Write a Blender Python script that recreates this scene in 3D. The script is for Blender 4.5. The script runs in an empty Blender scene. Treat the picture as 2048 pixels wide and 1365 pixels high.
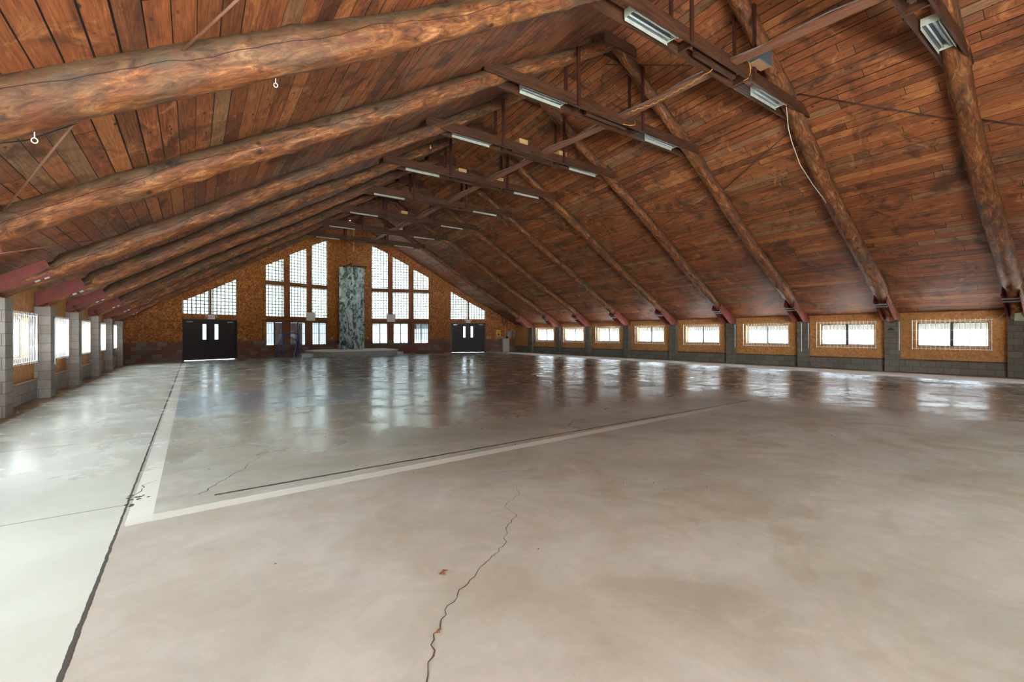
import bpy, bmesh, math, random
from mathutils import Vector, Matrix, noise
R = math.radians
random.seed(7)
sc = bpy.context.scene
col = sc.collection

# ------------------------------------------------------------------ camera, light, exposure
F_PX, YAW, V0, ROLL, CAM_H = 902.93, 35.2822, 668.57, -0.0028, 1.3727
cam_d = bpy.data.cameras.new('camera')
cam_d.sensor_fit = 'HORIZONTAL'; cam_d.sensor_width = 36.0
cam_d.lens = F_PX / 2048 * 36.0
cam_d.shift_y = -(682.5 - V0) / 2048
cam_d.clip_start = 0.05; cam_d.clip_end = 400
cam = bpy.data.objects.new('camera', cam_d); col.objects.link(cam)
cam.location = (0, 0, CAM_H)
cam.rotation_mode = 'QUATERNION'
cam.rotation_quaternion = (Matrix.Rotation(R(-YAW), 3, 'Z') @ Matrix.Rotation(R(90), 3, 'X') @ Matrix.Rotation(ROLL, 3, 'Z')).to_quaternion()
sc.camera = cam

SKY = 1.0
w = bpy.data.worlds.new('world'); sc.world = w; w.use_nodes = True
bg = w.node_tree.nodes['Background']
bg.inputs[0].default_value = (0.80, 0.96, 1.08, 1)
# hazy sky: brightest low over the left side of the hall, a little brighter on the right than along its axis
wt = w.node_tree
tc = wt.nodes.new('ShaderNodeTexCoord'); sx = wt.nodes.new('ShaderNodeSeparateXYZ'); wt.links.new(tc.outputs['Generated'], sx.inputs[0])
def wmath(op, a, b):
    n = wt.nodes.new('ShaderNodeMath'); n.operation = op
    for i, v in enumerate((a, b)):
        if isinstance(v, bpy.types.NodeSocket): wt.links.new(v, n.inputs[i])
        else: n.inputs[i].default_value = v
    return n.outputs[0]
lf = wmath('MULTIPLY', wmath('POWER', wmath('MAXIMUM', wmath('MULTIPLY', sx.outputs[0], -1.0), 0.0), 2.0), 8.0)
rt = wmath('MULTIPLY', wmath('POWER', wmath('MAXIMUM', sx.outputs[0], 0.0), 2.0), 5.0)
fw = wmath('MULTIPLY', wmath('POWER', wmath('MAXIMUM', sx.outputs[1], 0.0), 2.0), 1.2)
wt.links.new(wmath('MULTIPLY', wmath('ADD', wmath('ADD', wmath('ADD', lf, rt), fw), 1.0), SKY), bg.inputs[1])
sun_d = bpy.data.lights.new('sun', 'SUN'); sun_d.energy = 11.0; sun_d.angle = R(2); sun_d.color = (.82, .96, 1.0)
sun = bpy.data.objects.new('sun', sun_d); col.objects.link(sun); sun.location = (40, -10, 40)
sun.rotation_euler = Vector((.94, -.34, 1.9)).to_track_quat('Z', 'Y').to_euler()
sc.view_settings.view_transform = 'Standard'
sc.view_settings.look = 'None'
sc.view_settings.exposure = 3.62
sc.view_settings.gamma = 1.0
sc.view_settings.use_curve_mapping = False
sc.cycles.use_denoising = True
sc.cycles.max_bounces = 10; sc.cycles.diffuse_bounces = 7; sc.cycles.transparent_max_bounces = 16
sc.cycles.sample_clamp_indirect = 8.0

def portal(name, loc, rot, sx, sy):
    d = bpy.data.lights.new(name, 'AREA'); d.shape = 'RECTANGLE'; d.size = sx; d.size_y = sy
    d.cycles.is_portal = True
    o = bpy.data.objects.new(name, d); o.location = loc; o.rotation_euler = rot; col.objects.link(o)

# ------------------------------------------------------------------ place dimensions (metres)
XL, XR = -2.80, 20.60           # inner faces of the long walls
XC, YC, KP = 8.9215, 32.482, 0.3322  # gable prow apex and its slope
YB = -5.0                       # back wall behind the camera
RY = {-3: -3.9, -2: -0.9, -1: 2.12, 0: 5.142, 1: 8.028, 2: 11.07, 3: 14.17, 4: 17.26, 5: 20.35, 6: 23.26, 7: 26.27}
LY = {-3: -3.9, -2: -0.9, -1: 2.10, 0: 5.12, 1: 8.03, 2: 10.98, 3: 13.93, 4: 16.93, 5: 20.13, 6: 23.21, 7: 26.33}
TRUSS_Y = {i: RY[i] + 0.2 for i in RY}
# ridge of the log axes per truss: x, z   (hand built roof: it wanders a little)
RIDGE = {-3: (9.3, 9.42), -2: (9.3, 9.42), -1: (9.3, 9.42), 0: (9.3, 9.38), 1: (9.2, 9.17), 2: (8.86, 9.10), 3: (8.65, 8.95),
         4: (8.55, 8.87), 5: (8.5, 8.82), 6: (8.4, 8.75), 7: (8.4, 8.75)}
ZLW, ZRW = 2.30, 2.02           # deck reference heights at the walls (x = XL, XR)
ZLI = {-2: 2.28, -1: 2.28, 0: 2.29, 1: 2.27, 2: 2.08}; ZRI = {-2: 1.86, -1: 1.86, 0: 1.85, 1: 1.92}   # log axis heights per truss
def roof_section(y):
    """deck underside: z at left wall, ridge x, ridge z, z at right wall"""
    ks = sorted(TRUSS_Y)
    ys = [TRUSS_Y[k] for k in ks] + [31.0, 34.5]
    rx = [RIDGE[k][0] for k in ks] + [9.05, 9.05]
    rz = [RIDGE[k][1] + 0.27 for k in ks] + [9.42, 9.42]
    zl = [ZLW + 0.14] * len(ks) + [2.36, 2.36]
    zr = [ZRW + 0.06] * len(ks) + [2.08, 2.08]
    if y <= ys[0]: return zl[0], rx[0], rz[0], zr[0]
    for a in range(len(ys) - 1):
        if y <= ys[a + 1]:
            t = (y - ys[a]) / (ys[a + 1] - ys[a])
            f = lambda v: v[a] * (1 - t) + v[a + 1] * t
            return f(zl), f(rx), f(rz), f(zr)
    return zl[-1], rx[-1], rz[-1], zr[-1]
def deck_z(x, y):
    zl, rx, rz, zr = roof_section(y)
    return rz + (zl - rz) * (rx - x) / (rx - XL) if x < rx else rz + (zr - rz) * (x - rx) / (XR - rx)
def gy(x, off=0.0):  # inner face of the prow wall at x
    return YC - KP * abs(x - XC) + off

# ------------------------------------------------------------------ helpers
class MB:
    def __init__(s): s.v = []; s.f = []; s.w = []
    def add(s, vs, fs, ws=None):
        b = len(s.v); s.v += [tuple(p) for p in vs]; s.w += [tuple(p) for p in (ws or vs)]
        s.f += [tuple(i + b for i in f) for f in fs]; return s
    def box(s, x0, x1, y0, y1, z0, z1, ws=None):
        vs = [(x0,y0,z0),(x1,y0,z0),(x1,y1,z0),(x0,y1,z0),(x0,y0,z1),(x1,y0,z1),(x1,y1,z1),(x0,y1,z1)]
        return s.add(vs, [(0,3,2,1),(4,5,6,7),(0,1,5,4),(1,2,6,5),(2,3,7,6),(3,0,4,7)], ws)
    def bar(s, p0, p1, w, h, up=(0,0,1), wo=0.0):
        """rectangular bar from p0 to p1; w sideways, h along up; grain coordinate runs along the bar"""
        p0 = Vector(p0); p1 = Vector(p1); d = (p1 - p0); L = d.length; d.normalize(); up = Vector(up)
        sd = d.cross(up).normalized(); u = sd.cross(d).normalized()
        vs = []; ws = []
        for t in (0, 1):
            for a, b in ((-1,-1),(1,-1),(1,1),(-1,1)):
                vs.append((p0 if t == 0 else p1) + sd * a * w / 2 + u * b * h / 2)
                ws.append((wo + t * L, a * w / 2, b * h / 2))
        return s.add(vs, [(0,1,2,3),(7,6,5,4),(0,4,5,1),(1,5,6,2),(2,6,7,3),(3,7,4,0)], ws)
    def tube(s, pts, r, n=8, cap=True, wo=0.0):
        pts = [Vector(p) for p in pts]; m = len(pts); rs = r if isinstance(r, (list, tuple)) else [r] * m
        vs = []; ws = []; fs = []; acc = wo; ref = None
        for i, p in enumerate(pts):
            d = (pts[min(i + 1, m - 1)] - pts[max(i - 1, 0)]).normalized()
            if ref is None:
                ref = d.cross(Vector((0, 0, 1)) if abs(d.z) < .9 else Vector((1, 0, 0))).normalized()
            ref = (ref - d * ref.dot(d)).normalized(); e = d.cross(ref)
            if i: acc += (p - pts[i - 1]).length
            for k in range(n):
                a = 2 * math.pi * k / n; c, q = math.cos(a), math.sin(a)
                vs.append(p + (ref * c + e * q) * rs[i]); ws.append((acc, c * rs[i], q * rs[i]))
        for i in range(m - 1):
            for k in range(n):
                a, b = i * n + k, i * n + (k + 1) % n
                fs.append((a, b, b + n, a + n))
        if cap: fs += [tuple(range(n))[::-1], tuple(range((m - 1) * n, m * n))]
        return s.add(vs, fs, ws)
    def prism(s, poly, axis, a, b):
        """poly: 2D outline extruded along axis from a to b"""
        n = len(poly); mk = {'x': lambda p, t: (t, p[0], p[1]), 'y': lambda p, t: (p[0], t, p[1]), 'z': lambda p, t: (p[0], p[1], t)}[axis]
        vs = [mk(p, a) for p in poly] + [mk(p, b) for p in poly]
        fs = [tuple(range(n))[::-1], tuple(range(n, 2 * n))] + [(i, (i + 1) % n, n + (i + 1) % n, n + i) for i in range(n)]
        return s.add(vs, fs)
    def sphere(s, c, r, n=10, m=6, sq=(1,1,1)):
        vs = [(c[0], c[1], c[2] - r * sq[2])]; fs = []
        for j in range(1, m):
            ph = math.pi * j / m
            for k in range(n):
                a = 2 * math.pi * k / n
                vs.append((c[0] + r*sq[0]*math.sin(ph)*math.cos(a), c[1] + r*sq[1]*math.sin(ph)*math.sin(a), c[2] - r*sq[2]*math.cos(ph)))
        vs.append((c[0], c[1], c[2] + r * sq[2])); t = len(vs) - 1
        for k in range(n):
            fs.append((0, 1 + (k + 1) % n, 1 + k)); fs.append((t, 1 + (m-2)*n + k, 1 + (m-2)*n + (k+1) % n))
            for j in range(m - 2):
                a, b = 1 + j*n + k, 1 + j*n + (k+1) % n; fs.append((a, b, b + n, a + n))
        return s.add(vs, fs)
    def build(s, name, mat, parent=None, smooth=False, bevel=0, kind=None, label=None, cat=None, group=None, xf=None, fix=True):
        me = bpy.data.meshes.new(name)
        vs = s.v if xf is None else [tuple(xf @ Vector(p)) for p in s.v]
        me.from_pydata(vs, [], s.f)
        at = me.attributes.new('wc', 'FLOAT_VECTOR', 'POINT')
        at.data.foreach_set('vector', [c for p in s.w for c in p])
        if fix:
            bm = bmesh.new(); bm.from_mesh(me); bmesh.ops.recalc_face_normals(bm, faces=bm.faces); bm.to_mesh(me); bm.free()
        me.materials.append(mat)
        if smooth: me.polygons.foreach_set('use_smooth', [True] * len(me.polygons))
        o = bpy.data.objects.new(name, me); col.objects.link(o)
        if parent: o.parent = parent; o.matrix_parent_inverse = parent_inv(parent)
        if bevel:
            b = o.modifiers.new('bevel', 'BEVEL'); b.width = bevel; b.segments = 2; b.limit_method = 'ANGLE'
        tag(o, label, cat, group, kind)
        return o
_abs = {}
def parent_inv(p):
    m = Matrix.Identity(4); q = p
    while q is not None:
        m = m @ Matrix.Translation(-Vector(q.location)) if q.type == 'EMPTY' else m
        q = q.parent
    return m
def tag(o, label=None, cat=None, group=None, kind=None):
    if label: o['label'] = label
    if cat: o['category'] = cat
    if group: o['group'] = group
    if kind: o['kind'] = kind
    return o
def empty(name, loc=(0,0,0), label=None, cat=None, group=None, kind=None):
    o = bpy.data.objects.new(name, None); o.location = loc; col.objects.link(o); o.empty_display_size = .1
    return tag(o, label, cat, group, kind)
ORD = ['first', 'second', 'third', 'fourth', 'fifth', 'sixth', 'seventh', 'eighth', 'ninth', 'tenth', 'eleventh']

# ------------------------------------------------------------------ materials
class NT:
    def __init__(s, name):
        s.m = bpy.data.materials.new(name); s.m.use_nodes = True; s.t = s.m.node_tree; s.n = s.t.nodes
        s.b = s.n['Principled BSDF']; s.out = s.n['Material Output']
    def node(s, ty, **kw):
        n = s.n.new(ty)
        for k, v in kw.items(): setattr(n, k, v)
        return n
    def put(s, inp, v):
        if isinstance(v, bpy.types.NodeSocket): s.t.links.new(v, inp)
        elif v is not None: inp.default_value = v
    def math(s, op, a, b=None, c=None, clamp=False):
        n = s.node('ShaderNodeMath', operation=op, use_clamp=clamp)
        for i, v in enumerate((a, b, c)):
            if v is not None: s.put(n.inputs[i], v)
        return n.outputs[0]
    def vmath(s, op, a, b=None):
        n = s.node('ShaderNodeVectorMath', operation=op); s.put(n.inputs[0], a)
        if b is not None: s.put(n.inputs[1], b)
        return n.outputs[0]
    def wc(s): return s.node('ShaderNodeAttribute', attribute_name='wc').outputs['Vector']
    def pos(s): return s.node('ShaderNodeNewGeometry').outputs['Position']
    def sep(s, v): n = s.node('ShaderNodeSeparateXYZ'); s.put(n.inputs[0], v); return n.outputs
    def comb(s, x=0.0, y=0.0, z=0.0):
        n = s.node('ShaderNodeCombineXYZ')
        for i, v in enumerate((x, y, z)): s.put(n.inputs[i], v)
        return n.outputs[0]
    def noise(s, v, scale=5, detail=4, rough=.55, dist=0):
        n = s.node('ShaderNodeTexNoise'); s.put(n.inputs['Vector'], v); s.put(n.inputs['Scale'], scale)
        n.inputs['Detail'].default_value = detail; n.inputs['Roughness'].default_value = rough; n.inputs['Distortion'].default_value = dist
        return n.outputs['Fac']
    def voro(s, v, scale=5, feature='F1', out='Distance', rand=1.0):
        n = s.node('ShaderNodeTexVoronoi', feature=feature); s.put(n.inputs['Vector'], v); s.put(n.inputs['Scale'], scale)
        n.inputs['Randomness'].default_value = rand
        return n.outputs[out]
    def white(s, v, out='Value', dims='3D'):
        n = s.node('ShaderNodeTexWhiteNoise', noise_dimensions=dims); s.put(n.inputs['Vector'], v); return n.outputs[out]
    def ramp(s, f, stops, interp='LINEAR'):
        n = s.node('ShaderNodeValToRGB'); s.put(n.inputs[0], f); cr = n.color_ramp; cr.interpolation = interp
        while len(cr.elements) > 1: cr.elements.remove(cr.elements[-1])
        cr.elements[0].position = stops[0][0]; cr.elements[0].color = (*stops[0][1], 1)
        for p, c in stops[1:]:
            e = cr.elements.new(p); e.color = (*c, 1)
        return n.outputs[0]
    def mix(s, f, a, b, blend='MIX'):
        n = s.node('ShaderNodeMix', data_type='RGBA', blend_type=blend); s.put(n.inputs[0], f)
        for inp, v in ((n.inputs[6], a), (n.inputs[7], b)):
            if isinstance(v, tuple) and len(v) == 3: v = (*v, 1)
            s.put(inp, v)
        return n.outputs[2]
    def rng(s, v, a, b, c=0.0, d=1.0):
        n = s.node('ShaderNodeMapRange'); s.put(n.inputs[0], v)
        for i, q in enumerate((a, b, c, d)): s.put(n.inputs[i + 1], q)
        return n.outputs[0]
    def bump(s, h, strength=.3, dist=.01):
        n = s.node('ShaderNodeBump'); s.put(n.inputs['Height'], h); n.inputs['Strength'].default_value = strength
        n.inputs['Distance'].default_value = dist; s.put(s.b.inputs['Normal'], n.outputs[0])
    def rand(s): return s.node('ShaderNodeObjectInfo').outputs['Random']
    def done(s, color=None, rough=None, metal=None, spec=None):
        if isinstance(color, tuple) and len(color) == 3: color = (*color, 1)
        s.put(s.b.inputs['Base Color'], color); s.put(s.b.inputs['Roughness'], rough); s.put(s.b.inputs['Metallic'], metal)
        if spec is not None: s.b.inputs['Specular IOR Level'].default_value = spec
        return s.m
def srgb(r, g, b):
    f = lambda c: (c / 255 / 12.92) if c <= 10 else ((c / 255 + .055) / 1.055) ** 2.4
    return (f(r), f(g), f(b))
def plain(name, c, rough=.5, metal=0.0, bumpy=0.0, var=.12):
    t = NT(name); n = t.noise(t.pos(), 6, 4)
    cc = t.mix(t.rng(n, .35, .7), tuple(x * (1 - var) for x in c), tuple(min(1, x * (1 + var)) for x in c))
    if bumpy: t.bump(t.noise(t.pos(), 60, 3), bumpy, .004)
    return t.done(cc, rough, metal)

def mat_deck():
    t = NT('roof_boards'); p = t.wc(); x, y, z = t.sep(p)
    a = t.math('DIVIDE', x, .205)
    idx = t.math('FLOOR', a); fr = t.math('FRACT', a)
    off = t.white(t.comb(idx, 3.1, 0.0))
    L = 3.66
    b = t.math('ADD', t.math('DIVIDE', y, L), t.math('MULTIPLY', off, 7.3))
    seg = t.math('FLOOR', b); fb = t.math('FRACT', b)
    idv = t.comb(idx, seg, 1.7)
    r1 = t.white(idv); r2 = t.white(t.comb(idx, seg, 9.2))
    base = t.ramp(r1, [(0, srgb(86, 48, 32)), (.18, srgb(140, 78, 46)), (.42, srgb(166, 96, 56)), (.58, srgb(128, 70, 46)), (.72, srgb(192, 126, 76)), (.82, srgb(108, 62, 46)), (.92, srgb(160, 130, 98)), (1.0, srgb(104, 92, 76))])
    gv = t.comb(t.math('MULTIPLY', y, .9), t.math('MULTIPLY', x, 16), t.math('MULTIPLY', r1, 40))
    g = t.noise(gv, 3.2, 6, .62, .6)
    c = t.mix(t.rng(g, .3, .72), t.mix(.62, base, srgb(58, 26, 14)), t.mix(.25, base, srgb(222, 150, 92)))
    st = t.noise(t.comb(t.math('MULTIPLY', y, .55), t.math('MULTIPLY', x, 2.4), t.math('MULTIPLY', r2, 30)), 1.6, 5, .6, .8)
    c = t.mix(t.rng(st, .56, .70, 0, .72), c, srgb(66, 36, 26))
    st2 = t.noise(t.comb(t.math('MULTIPLY', y, .7), t.math('MULTIPLY', x, 3), t.math('MULTIPLY', r1, 55)), 1.9, 5, .6, .5)
    c = t.mix(t.rng(st2, .6, .7, 0, .5), c, srgb(206, 134, 78))
    kn = t.voro(t.comb(t.math('MULTIPLY', y, .62), x, t.math('MULTIPLY', r2, 20)), 3.6)
    c = t.mix(t.rng(kn, .05, .09, .9, 0), c, srgb(36, 18, 11))
    kn2 = t.voro(t.comb(t.math('MULTIPLY', y, .5), x, t.math('MULTIPLY', r1, 33)), 6.5)
    c = t.mix(t.rng(kn2, .07, .12, .7, 0), c, srgb(52, 26, 16))
    bl = t.noise(t.comb(y, x, 5.0), 1.3, 6, .68, .8)
    c = t.mix(t.rng(bl, .52, .64, 0, .72), c, srgb(60, 36, 28))
    bl2 = t.noise(t.comb(y, x, 25.0), 2.1, 6, .7, .8)
    c = t.mix(t.rng(bl2, .58, .7, 0, .5), c, srgb(214, 150, 98))
    gap = t.math('MINIMUM', fr, t.math('SUBTRACT', 1.0, fr))
    gw = t.math('ADD', .012, t.math('MULTIPLY', t.math('POWER', t.white(t.comb(idx, 0.0, 4.4)), 2.0), .05))
    gapm = t.math('LESS_THAN', gap, gw)
    endm = t.math('LESS_THAN', fb, .0032)
    m = t.math('MAXIMUM', gapm, endm)
    c = t.mix(1.0, c, (.92, .80, .72), 'MULTIPLY')
    c = t.mix(m, c, srgb(20, 10, 7))
    hgt = t.math('SUBTRACT', t.math('MULTIPLY', g, .25), t.math('MULTIPLY', m, 1.0))
    t.bump(hgt, .6, .012)
    return t.done(c, .62, spec=.35)
def mat_log():
    t = NT('peeled_log'); p = t.wc(); x, y, z = t.sep(p); r = t.rand()
    xr_ = t.math('ADD', x, t.math('MULTIPLY', r, 37))
    n1 = t.noise(t.comb(t.math('MULTIPLY', xr_, 1.5), t.math('MULTIPLY', y, 5), t.math('MULTIPLY', z, 5)), 1.9, 9, .74, .8)
    fib = t.noise(t.comb(t.math('MULTIPLY', xr_, 1.6), t.math('MULTIPLY', y, 26), t.math('MULTIPLY', z, 26)), 2.5, 4, .6)
    c = t.ramp(n1, [(.33, srgb(48, 28, 18)), (.44, srgb(108, 64, 36)), (.55, srgb(152, 98, 56)), (.68, srgb(206, 158, 106))])
    c = t.mix(t.rng(fib, .35, .65, .45, 0), c, srgb(70, 42, 26))
    side = t.math('ADD', y, t.math('MULTIPLY', t.math('SUBTRACT', t.noise(t.comb(t.math('MULTIPLY', xr_, .6), y, z), 2.0, 5, .6, .5), .5), .55))
    grey = t.ramp(n1, [(.35, srgb(52, 42, 32)), (.66, srgb(112, 94, 74))])
    c = t.mix(t.rng(side, -.03, .10, 0, .92), c, grey)
    big = t.noise(t.comb(t.math('MULTIPLY', xr_, .5), y, z), 1.5, 4, .6, .8)
    c = t.mix(t.rng(big, .53, .63, 0, .6), c, grey)
    c = t.mix(t.rng(t.noise(t.comb(xr_, y, z), 1.1, 5, .65, 1.0), .56, .66, 0, .35), c, srgb(110, 56, 34))
    kn = t.voro(t.comb(t.math('ADD', t.math('MULTIPLY', x, .9), t.math('MULTIPLY', r, 17)), y, z), 2.1)
    c = t.mix(t.rng(kn, .05, .12, .92, 0), c, srgb(40, 22, 13))
    # drying check: a dark crack running along the log
    ck = t.math('ABSOLUTE', t.math('SUBTRACT', y, t.math('MULTIPLY', t.math('SUBTRACT', t.noise(t.comb(t.math('ADD', x, t.math('MULTIPLY', r, 9)), 0.0, 0.0), .6, 3), .5), .35)))
    crack = t.math('MULTIPLY', t.math('LESS_THAN', ck, .004), t.math('LESS_THAN', z, 0.0))
    c = t.mix(t.math('MULTIPLY', crack, .85), c, srgb(26, 14, 9))
    c = t.mix(1.0, c, (.83, .70, .60), 'MULTIPLY')
    t.bump(t.math('SUBTRACT', n1, t.math('MULTIPLY', crack, .6)), .55, .02)
    return t.done(c, .6, spec=.3)
def mat_timber(name, c0, c1, rough=.65):
    t = NT(name); p = t.wc(); x, y, z = t.sep(p); r = t.rand()
    q = t.comb(t.math('ADD', t.math('MULTIPLY', x, 1.0), t.math('MULTIPLY', r, 40)), t.math('MULTIPLY', y, 14), t.math('MULTIPLY', z, 14))
    n1 = t.noise(q, 2.0, 6, .6, .5)
    c = t.mix(t.rng(n1, .3, .7), c0, c1)
    t.bump(n1, .3, .006)
    return t.done(c, rough, spec=.3)
def mat_osb(name, dark, mid, lite, stain=0.0):
    """oriented strand board: random flakes"""
    t = NT(name); p = t.wc(); x, y, z = t.sep(p)
    q = t.comb(x, y, z)
    d = t.noise(q, 9, 2)
    q2 = t.vmath('ADD', t.comb(t.math('MULTIPLY', x, 1.0), t.math('MULTIPLY', y, 1.0), t.math('MULTIPLY', z, .45)), t.comb(t.math('MULTIPLY', d, .12), 0.0, t.math('MULTIPLY', d, .07)))
    q3 = t.vmath('ADD', t.comb(t.math('MULTIPLY', x, .45), t.math('MULTIPLY', y, .45), z), t.comb(t.math('MULTIPLY', d, .05), 0.0, t.math('MULTIPLY', d, .12)))
    a = t.voro(q2, 30, out='Color'); b = t.voro(q3, 27, out='Color')
    av = t.sep(a)[0]; bv = t.sep(b)[0]
    f = t.math('ADD', t.math('MULTIPLY', av, .5), t.math('MULTIPLY', bv, .5))
    c = t.ramp(f, [(.12, dark), (.5, mid), (.9, lite)])
    big = t.noise(q, .7, 4, .6)
    c = t.mix(t.rng(big, .35, .65, 0, .35), c, tuple(v * .55 for v in mid))
    # sheet joints every 1.22 m
    fx = t.math('FRACT', t.math('DIVIDE', t.math('ADD', x, y), 1.22))
    j = t.math('LESS_THAN', fx, .004)
    c = t.mix(t.math('MULTIPLY', j, .6), c, tuple(v * .3 for v in dark))
    t.bump(f, .25, .004)
    return t.done(c, .62, spec=.25)
def mat_block(name, tones, mortar, bw=.4, bh=.2, mw=.010, rough=.85, var=.0):
    """concrete block coursing; wc = (along, unused, height)"""
    t = NT(name); p = t.wc(); x, y, z = t.sep(p)
    row = t.math('FLOOR', t.math('DIVIDE', z, bh)); fz = t.math('FRACT', t.math('DIVIDE', z, bh))
    sh = t.math('MULTIPLY', t.math('MODULO', t.math('ABSOLUTE', row), 2.0), .5)
    xa = t.math('ADD', t.math('DIVIDE', x, bw), sh)
    cx = t.math('FLOOR', xa); fx = t.math('FRACT', xa)
    r = t.white(t.comb(cx, row, t.math('MULTIPLY', t.rand(), 10)))
    n = t.noise(t.pos(), 9, 5, .65); fine = t.noise(t.pos(), 90, 3)
    c = t.ramp(r, [(i / (len(tones) - 1), q) for i, q in enumerate(tones)], 'CONSTANT' if var else 'LINEAR')
    c = t.mix(t.rng(n, .35, .7), t.mix(.3, c, tuple(v * .45 for v in tones[0])), c)
    c = t.mix(t.rng(fine, .62, .72, 0, .35), c, (.05, .05, .05))
    mx = t.math('LESS_THAN', t.math('MINIMUM', fx, t.math('SUBTRACT', 1.0, fx)), mw / bw * .5)
    mz = t.math('LESS_THAN', t.math('MINIMUM', fz, t.math('SUBTRACT', 1.0, fz)), mw / bh * .5)
    m = t.math('MAXIMUM', mx, mz)
    c = t.mix(m, c, mortar)
    t.bump(t.math('SUBTRACT', t.math('MULTIPLY', fine, .3), m), .5, .006)
    return t.done(c, rough, spec=.2)

def mat_floor():
    t = NT('sealed_concrete'); p = t.pos(); x, y, z = t.sep(p)
    def between(v, a, b):
        return t.math('MULTIPLY', t.math('GREATER_THAN', v, a), t.math('LESS_THAN', v, b))
    def soft(v, a, b, s):  # soft band
        return t.math('MULTIPLY', t.rng(v, a - s, a + s), t.rng(v, b - s, b + s, 1, 0))
    AND = lambda *a: a[0] if len(a) == 1 else t.math('MULTIPLY', a[0], AND(*a[1:]))
    n0 = t.noise(p, .35, 5, .6, .4); n1 = t.noise(p, 1.1, 6, .62, .5); n2 = t.noise(p, 5, 6, .65); n3 = t.noise(p, 45, 3, .6)
    slab = t.math('GREATER_THAN', x, -.43)
    far = t.math('GREATER_THAN', y, 4.7)
    c = t.mix(t.rng(n0, .35, .65), srgb(184, 179, 166), srgb(200, 196, 184))
    c = t.mix(t.rng(n1, .42, .68, 0, .6), c, srgb(158, 146, 122))
    c = t.mix(AND(t.rng(n1, .3, .42, .55, 0), slab), c, srgb(190, 180, 168))
    # floor painted darker and browner away from the left aisle: light falloff plus dirt
    c = t.mix(AND(t.rng(t.math('ADD', x, t.math('MULTIPLY', n0, 3)), 1.5, 5.5), t.rng(n1, .2, .75, .55, .2)), c, srgb(166, 158, 142))
    gr = t.noise(p, .55, 5, .6, .8)
    c = t.mix(AND(t.rng(gr, .46, .62, 0, .55), slab), c, srgb(150, 147, 136))
    mo = t.noise(p, 2.4, 7, .7, 1.0); mo2 = t.noise(t.comb(x, y, 7.0), 1.0, 6, .65, 1.2)
    c = t.mix(AND(t.rng(mo, .45, .62, 0, .35), slab), c, srgb(158, 146, 126))
    c = t.mix(AND(t.rng(mo2, .5, .62, 0, .5), t.rng(x, 0, 3)), c, srgb(150, 134, 108))
    c = t.mix(t.rng(mo, .3, .42, .25, 0), c, srgb(206, 202, 192))
    # brown/olive wear, stronger out in the middle and to the right
    wear = AND(t.rng(t.noise(p, .8, 7, .7, .8), .48, .66), t.rng(x, .5, 6, .15, 1), t.rng(t.math('ADD', x, y), 4, 9))
    c = t.mix(t.math('MULTIPLY', wear, .5), c, srgb(128, 112, 86))
    streak = t.noise(t.comb(t.math('MULTIPLY', x, .9), t.math('MULTIPLY', y, 2.2), 0.0), 2.6, 7, .72, .8)
    c = t.mix(AND(t.rng(streak, .54, .66, 0, .4), t.rng(x, 1, 6), t.rng(y, 4, 7, .15, 1)), c, srgb(116, 102, 80))
    c = t.mix(t.rng(n2, .5, .85, 0, .2), c, srgb(130, 122, 108))
    c = t.mix(t.rng(n3, .62, .74, 0, .22), c, srgb(120, 112, 98))
    # left apron slab is paler and greener
    c = t.mix(AND(t.math('LESS_THAN', x, -.43), .6), c, srgb(206, 204, 192))
    # near slab has a faint pink cast close to its corner
    c = t.mix(AND(slab, t.math('LESS_THAN', y, 4.4), t.rng(x, -.4, 3.5, .28, 0)), c, srgb(192, 168, 154))
    jit = t.math('MULTIPLY', t.math('SUBTRACT', t.noise(p, 7, 4, .7), .5), .045)
    jx = t.math('ADD', x, jit); jy = t.math('ADD', y, jit)
    # court paint: blue key, thin lines, tan key
    chip = t.rng(t.noise(p, 3, 7, .75), .36, .5)
    blue = AND(between(y, 9.33, 12.85), between(x, -.25, 7.2), t.rng(x, 2.5, 7.2, 1, .1), t.rng(n1, .3, .6, .9, .55))
    c = t.mix(t.math('MULTIPLY', blue, .85), c, srgb(150, 164, 180))
    tan = AND(between(y, 13.6, 16.4), between(x, 7.2, 10.5), chip)
    c = t.mix(t.math('MULTIPLY', tan, .4), c, srgb(196, 150, 110))
    thin = t.math('MAXIMUM', between(y, 9.24, 9.33), between(y, 12.85, 12.93))
    thin = AND(thin, between(x, -.25, 9), chip)
    c = t.mix(t.math('MULTIPLY', thin, .8), c, srgb(222, 218, 208))
    l2 = AND(between(x, .78, .88), between(y, 21, 27))
    c = t.mix(t.math('MULTIPLY', l2, .55), c, srgb(220, 214, 204))
    # wide cream lines
    wl = AND(between(x, -.405, -.25), between(y, 4.29, 26.9), t.rng(t.noise(p, 6, 6, .8), .28, .34))
    fadex = t.rng(x, 5, 9, 1, .12)
    cl = AND(between(t.math('SUBTRACT', jy, t.math('MULTIPLY', x, .034)), 4.26, 4.42), between(x, -.40, 13), fadex, t.rng(t.noise(p, 5, 6, .8), .3, .42, .6, 1))
    c = t.mix(t.math('MULTIPLY', wl, .93), c, srgb(226, 222, 210))
    c = t.mix(t.math('MULTIPLY', cl, .85), c, srgb(220, 214, 200))
    # strips along the walls
    dust = AND(t.math('LESS_THAN', t.math('ADD', x, t.math('MULTIPLY', jit, 1.5)), -2.42))
    c = t.mix(dust, c, t.mix(t.rng(n2, .3, .7), srgb(168, 140, 104), srgb(196, 172, 136)))
    c = t.mix(AND(between(jx, -2.43, -2.37), .7), c, srgb(214, 206, 190))
    white = AND(t.rng(jx, 18.05, 18.25), t.math('LESS_THAN', jx, 19.9))
    c = t.mix(white, c, srgb(250, 252, 254))
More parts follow.
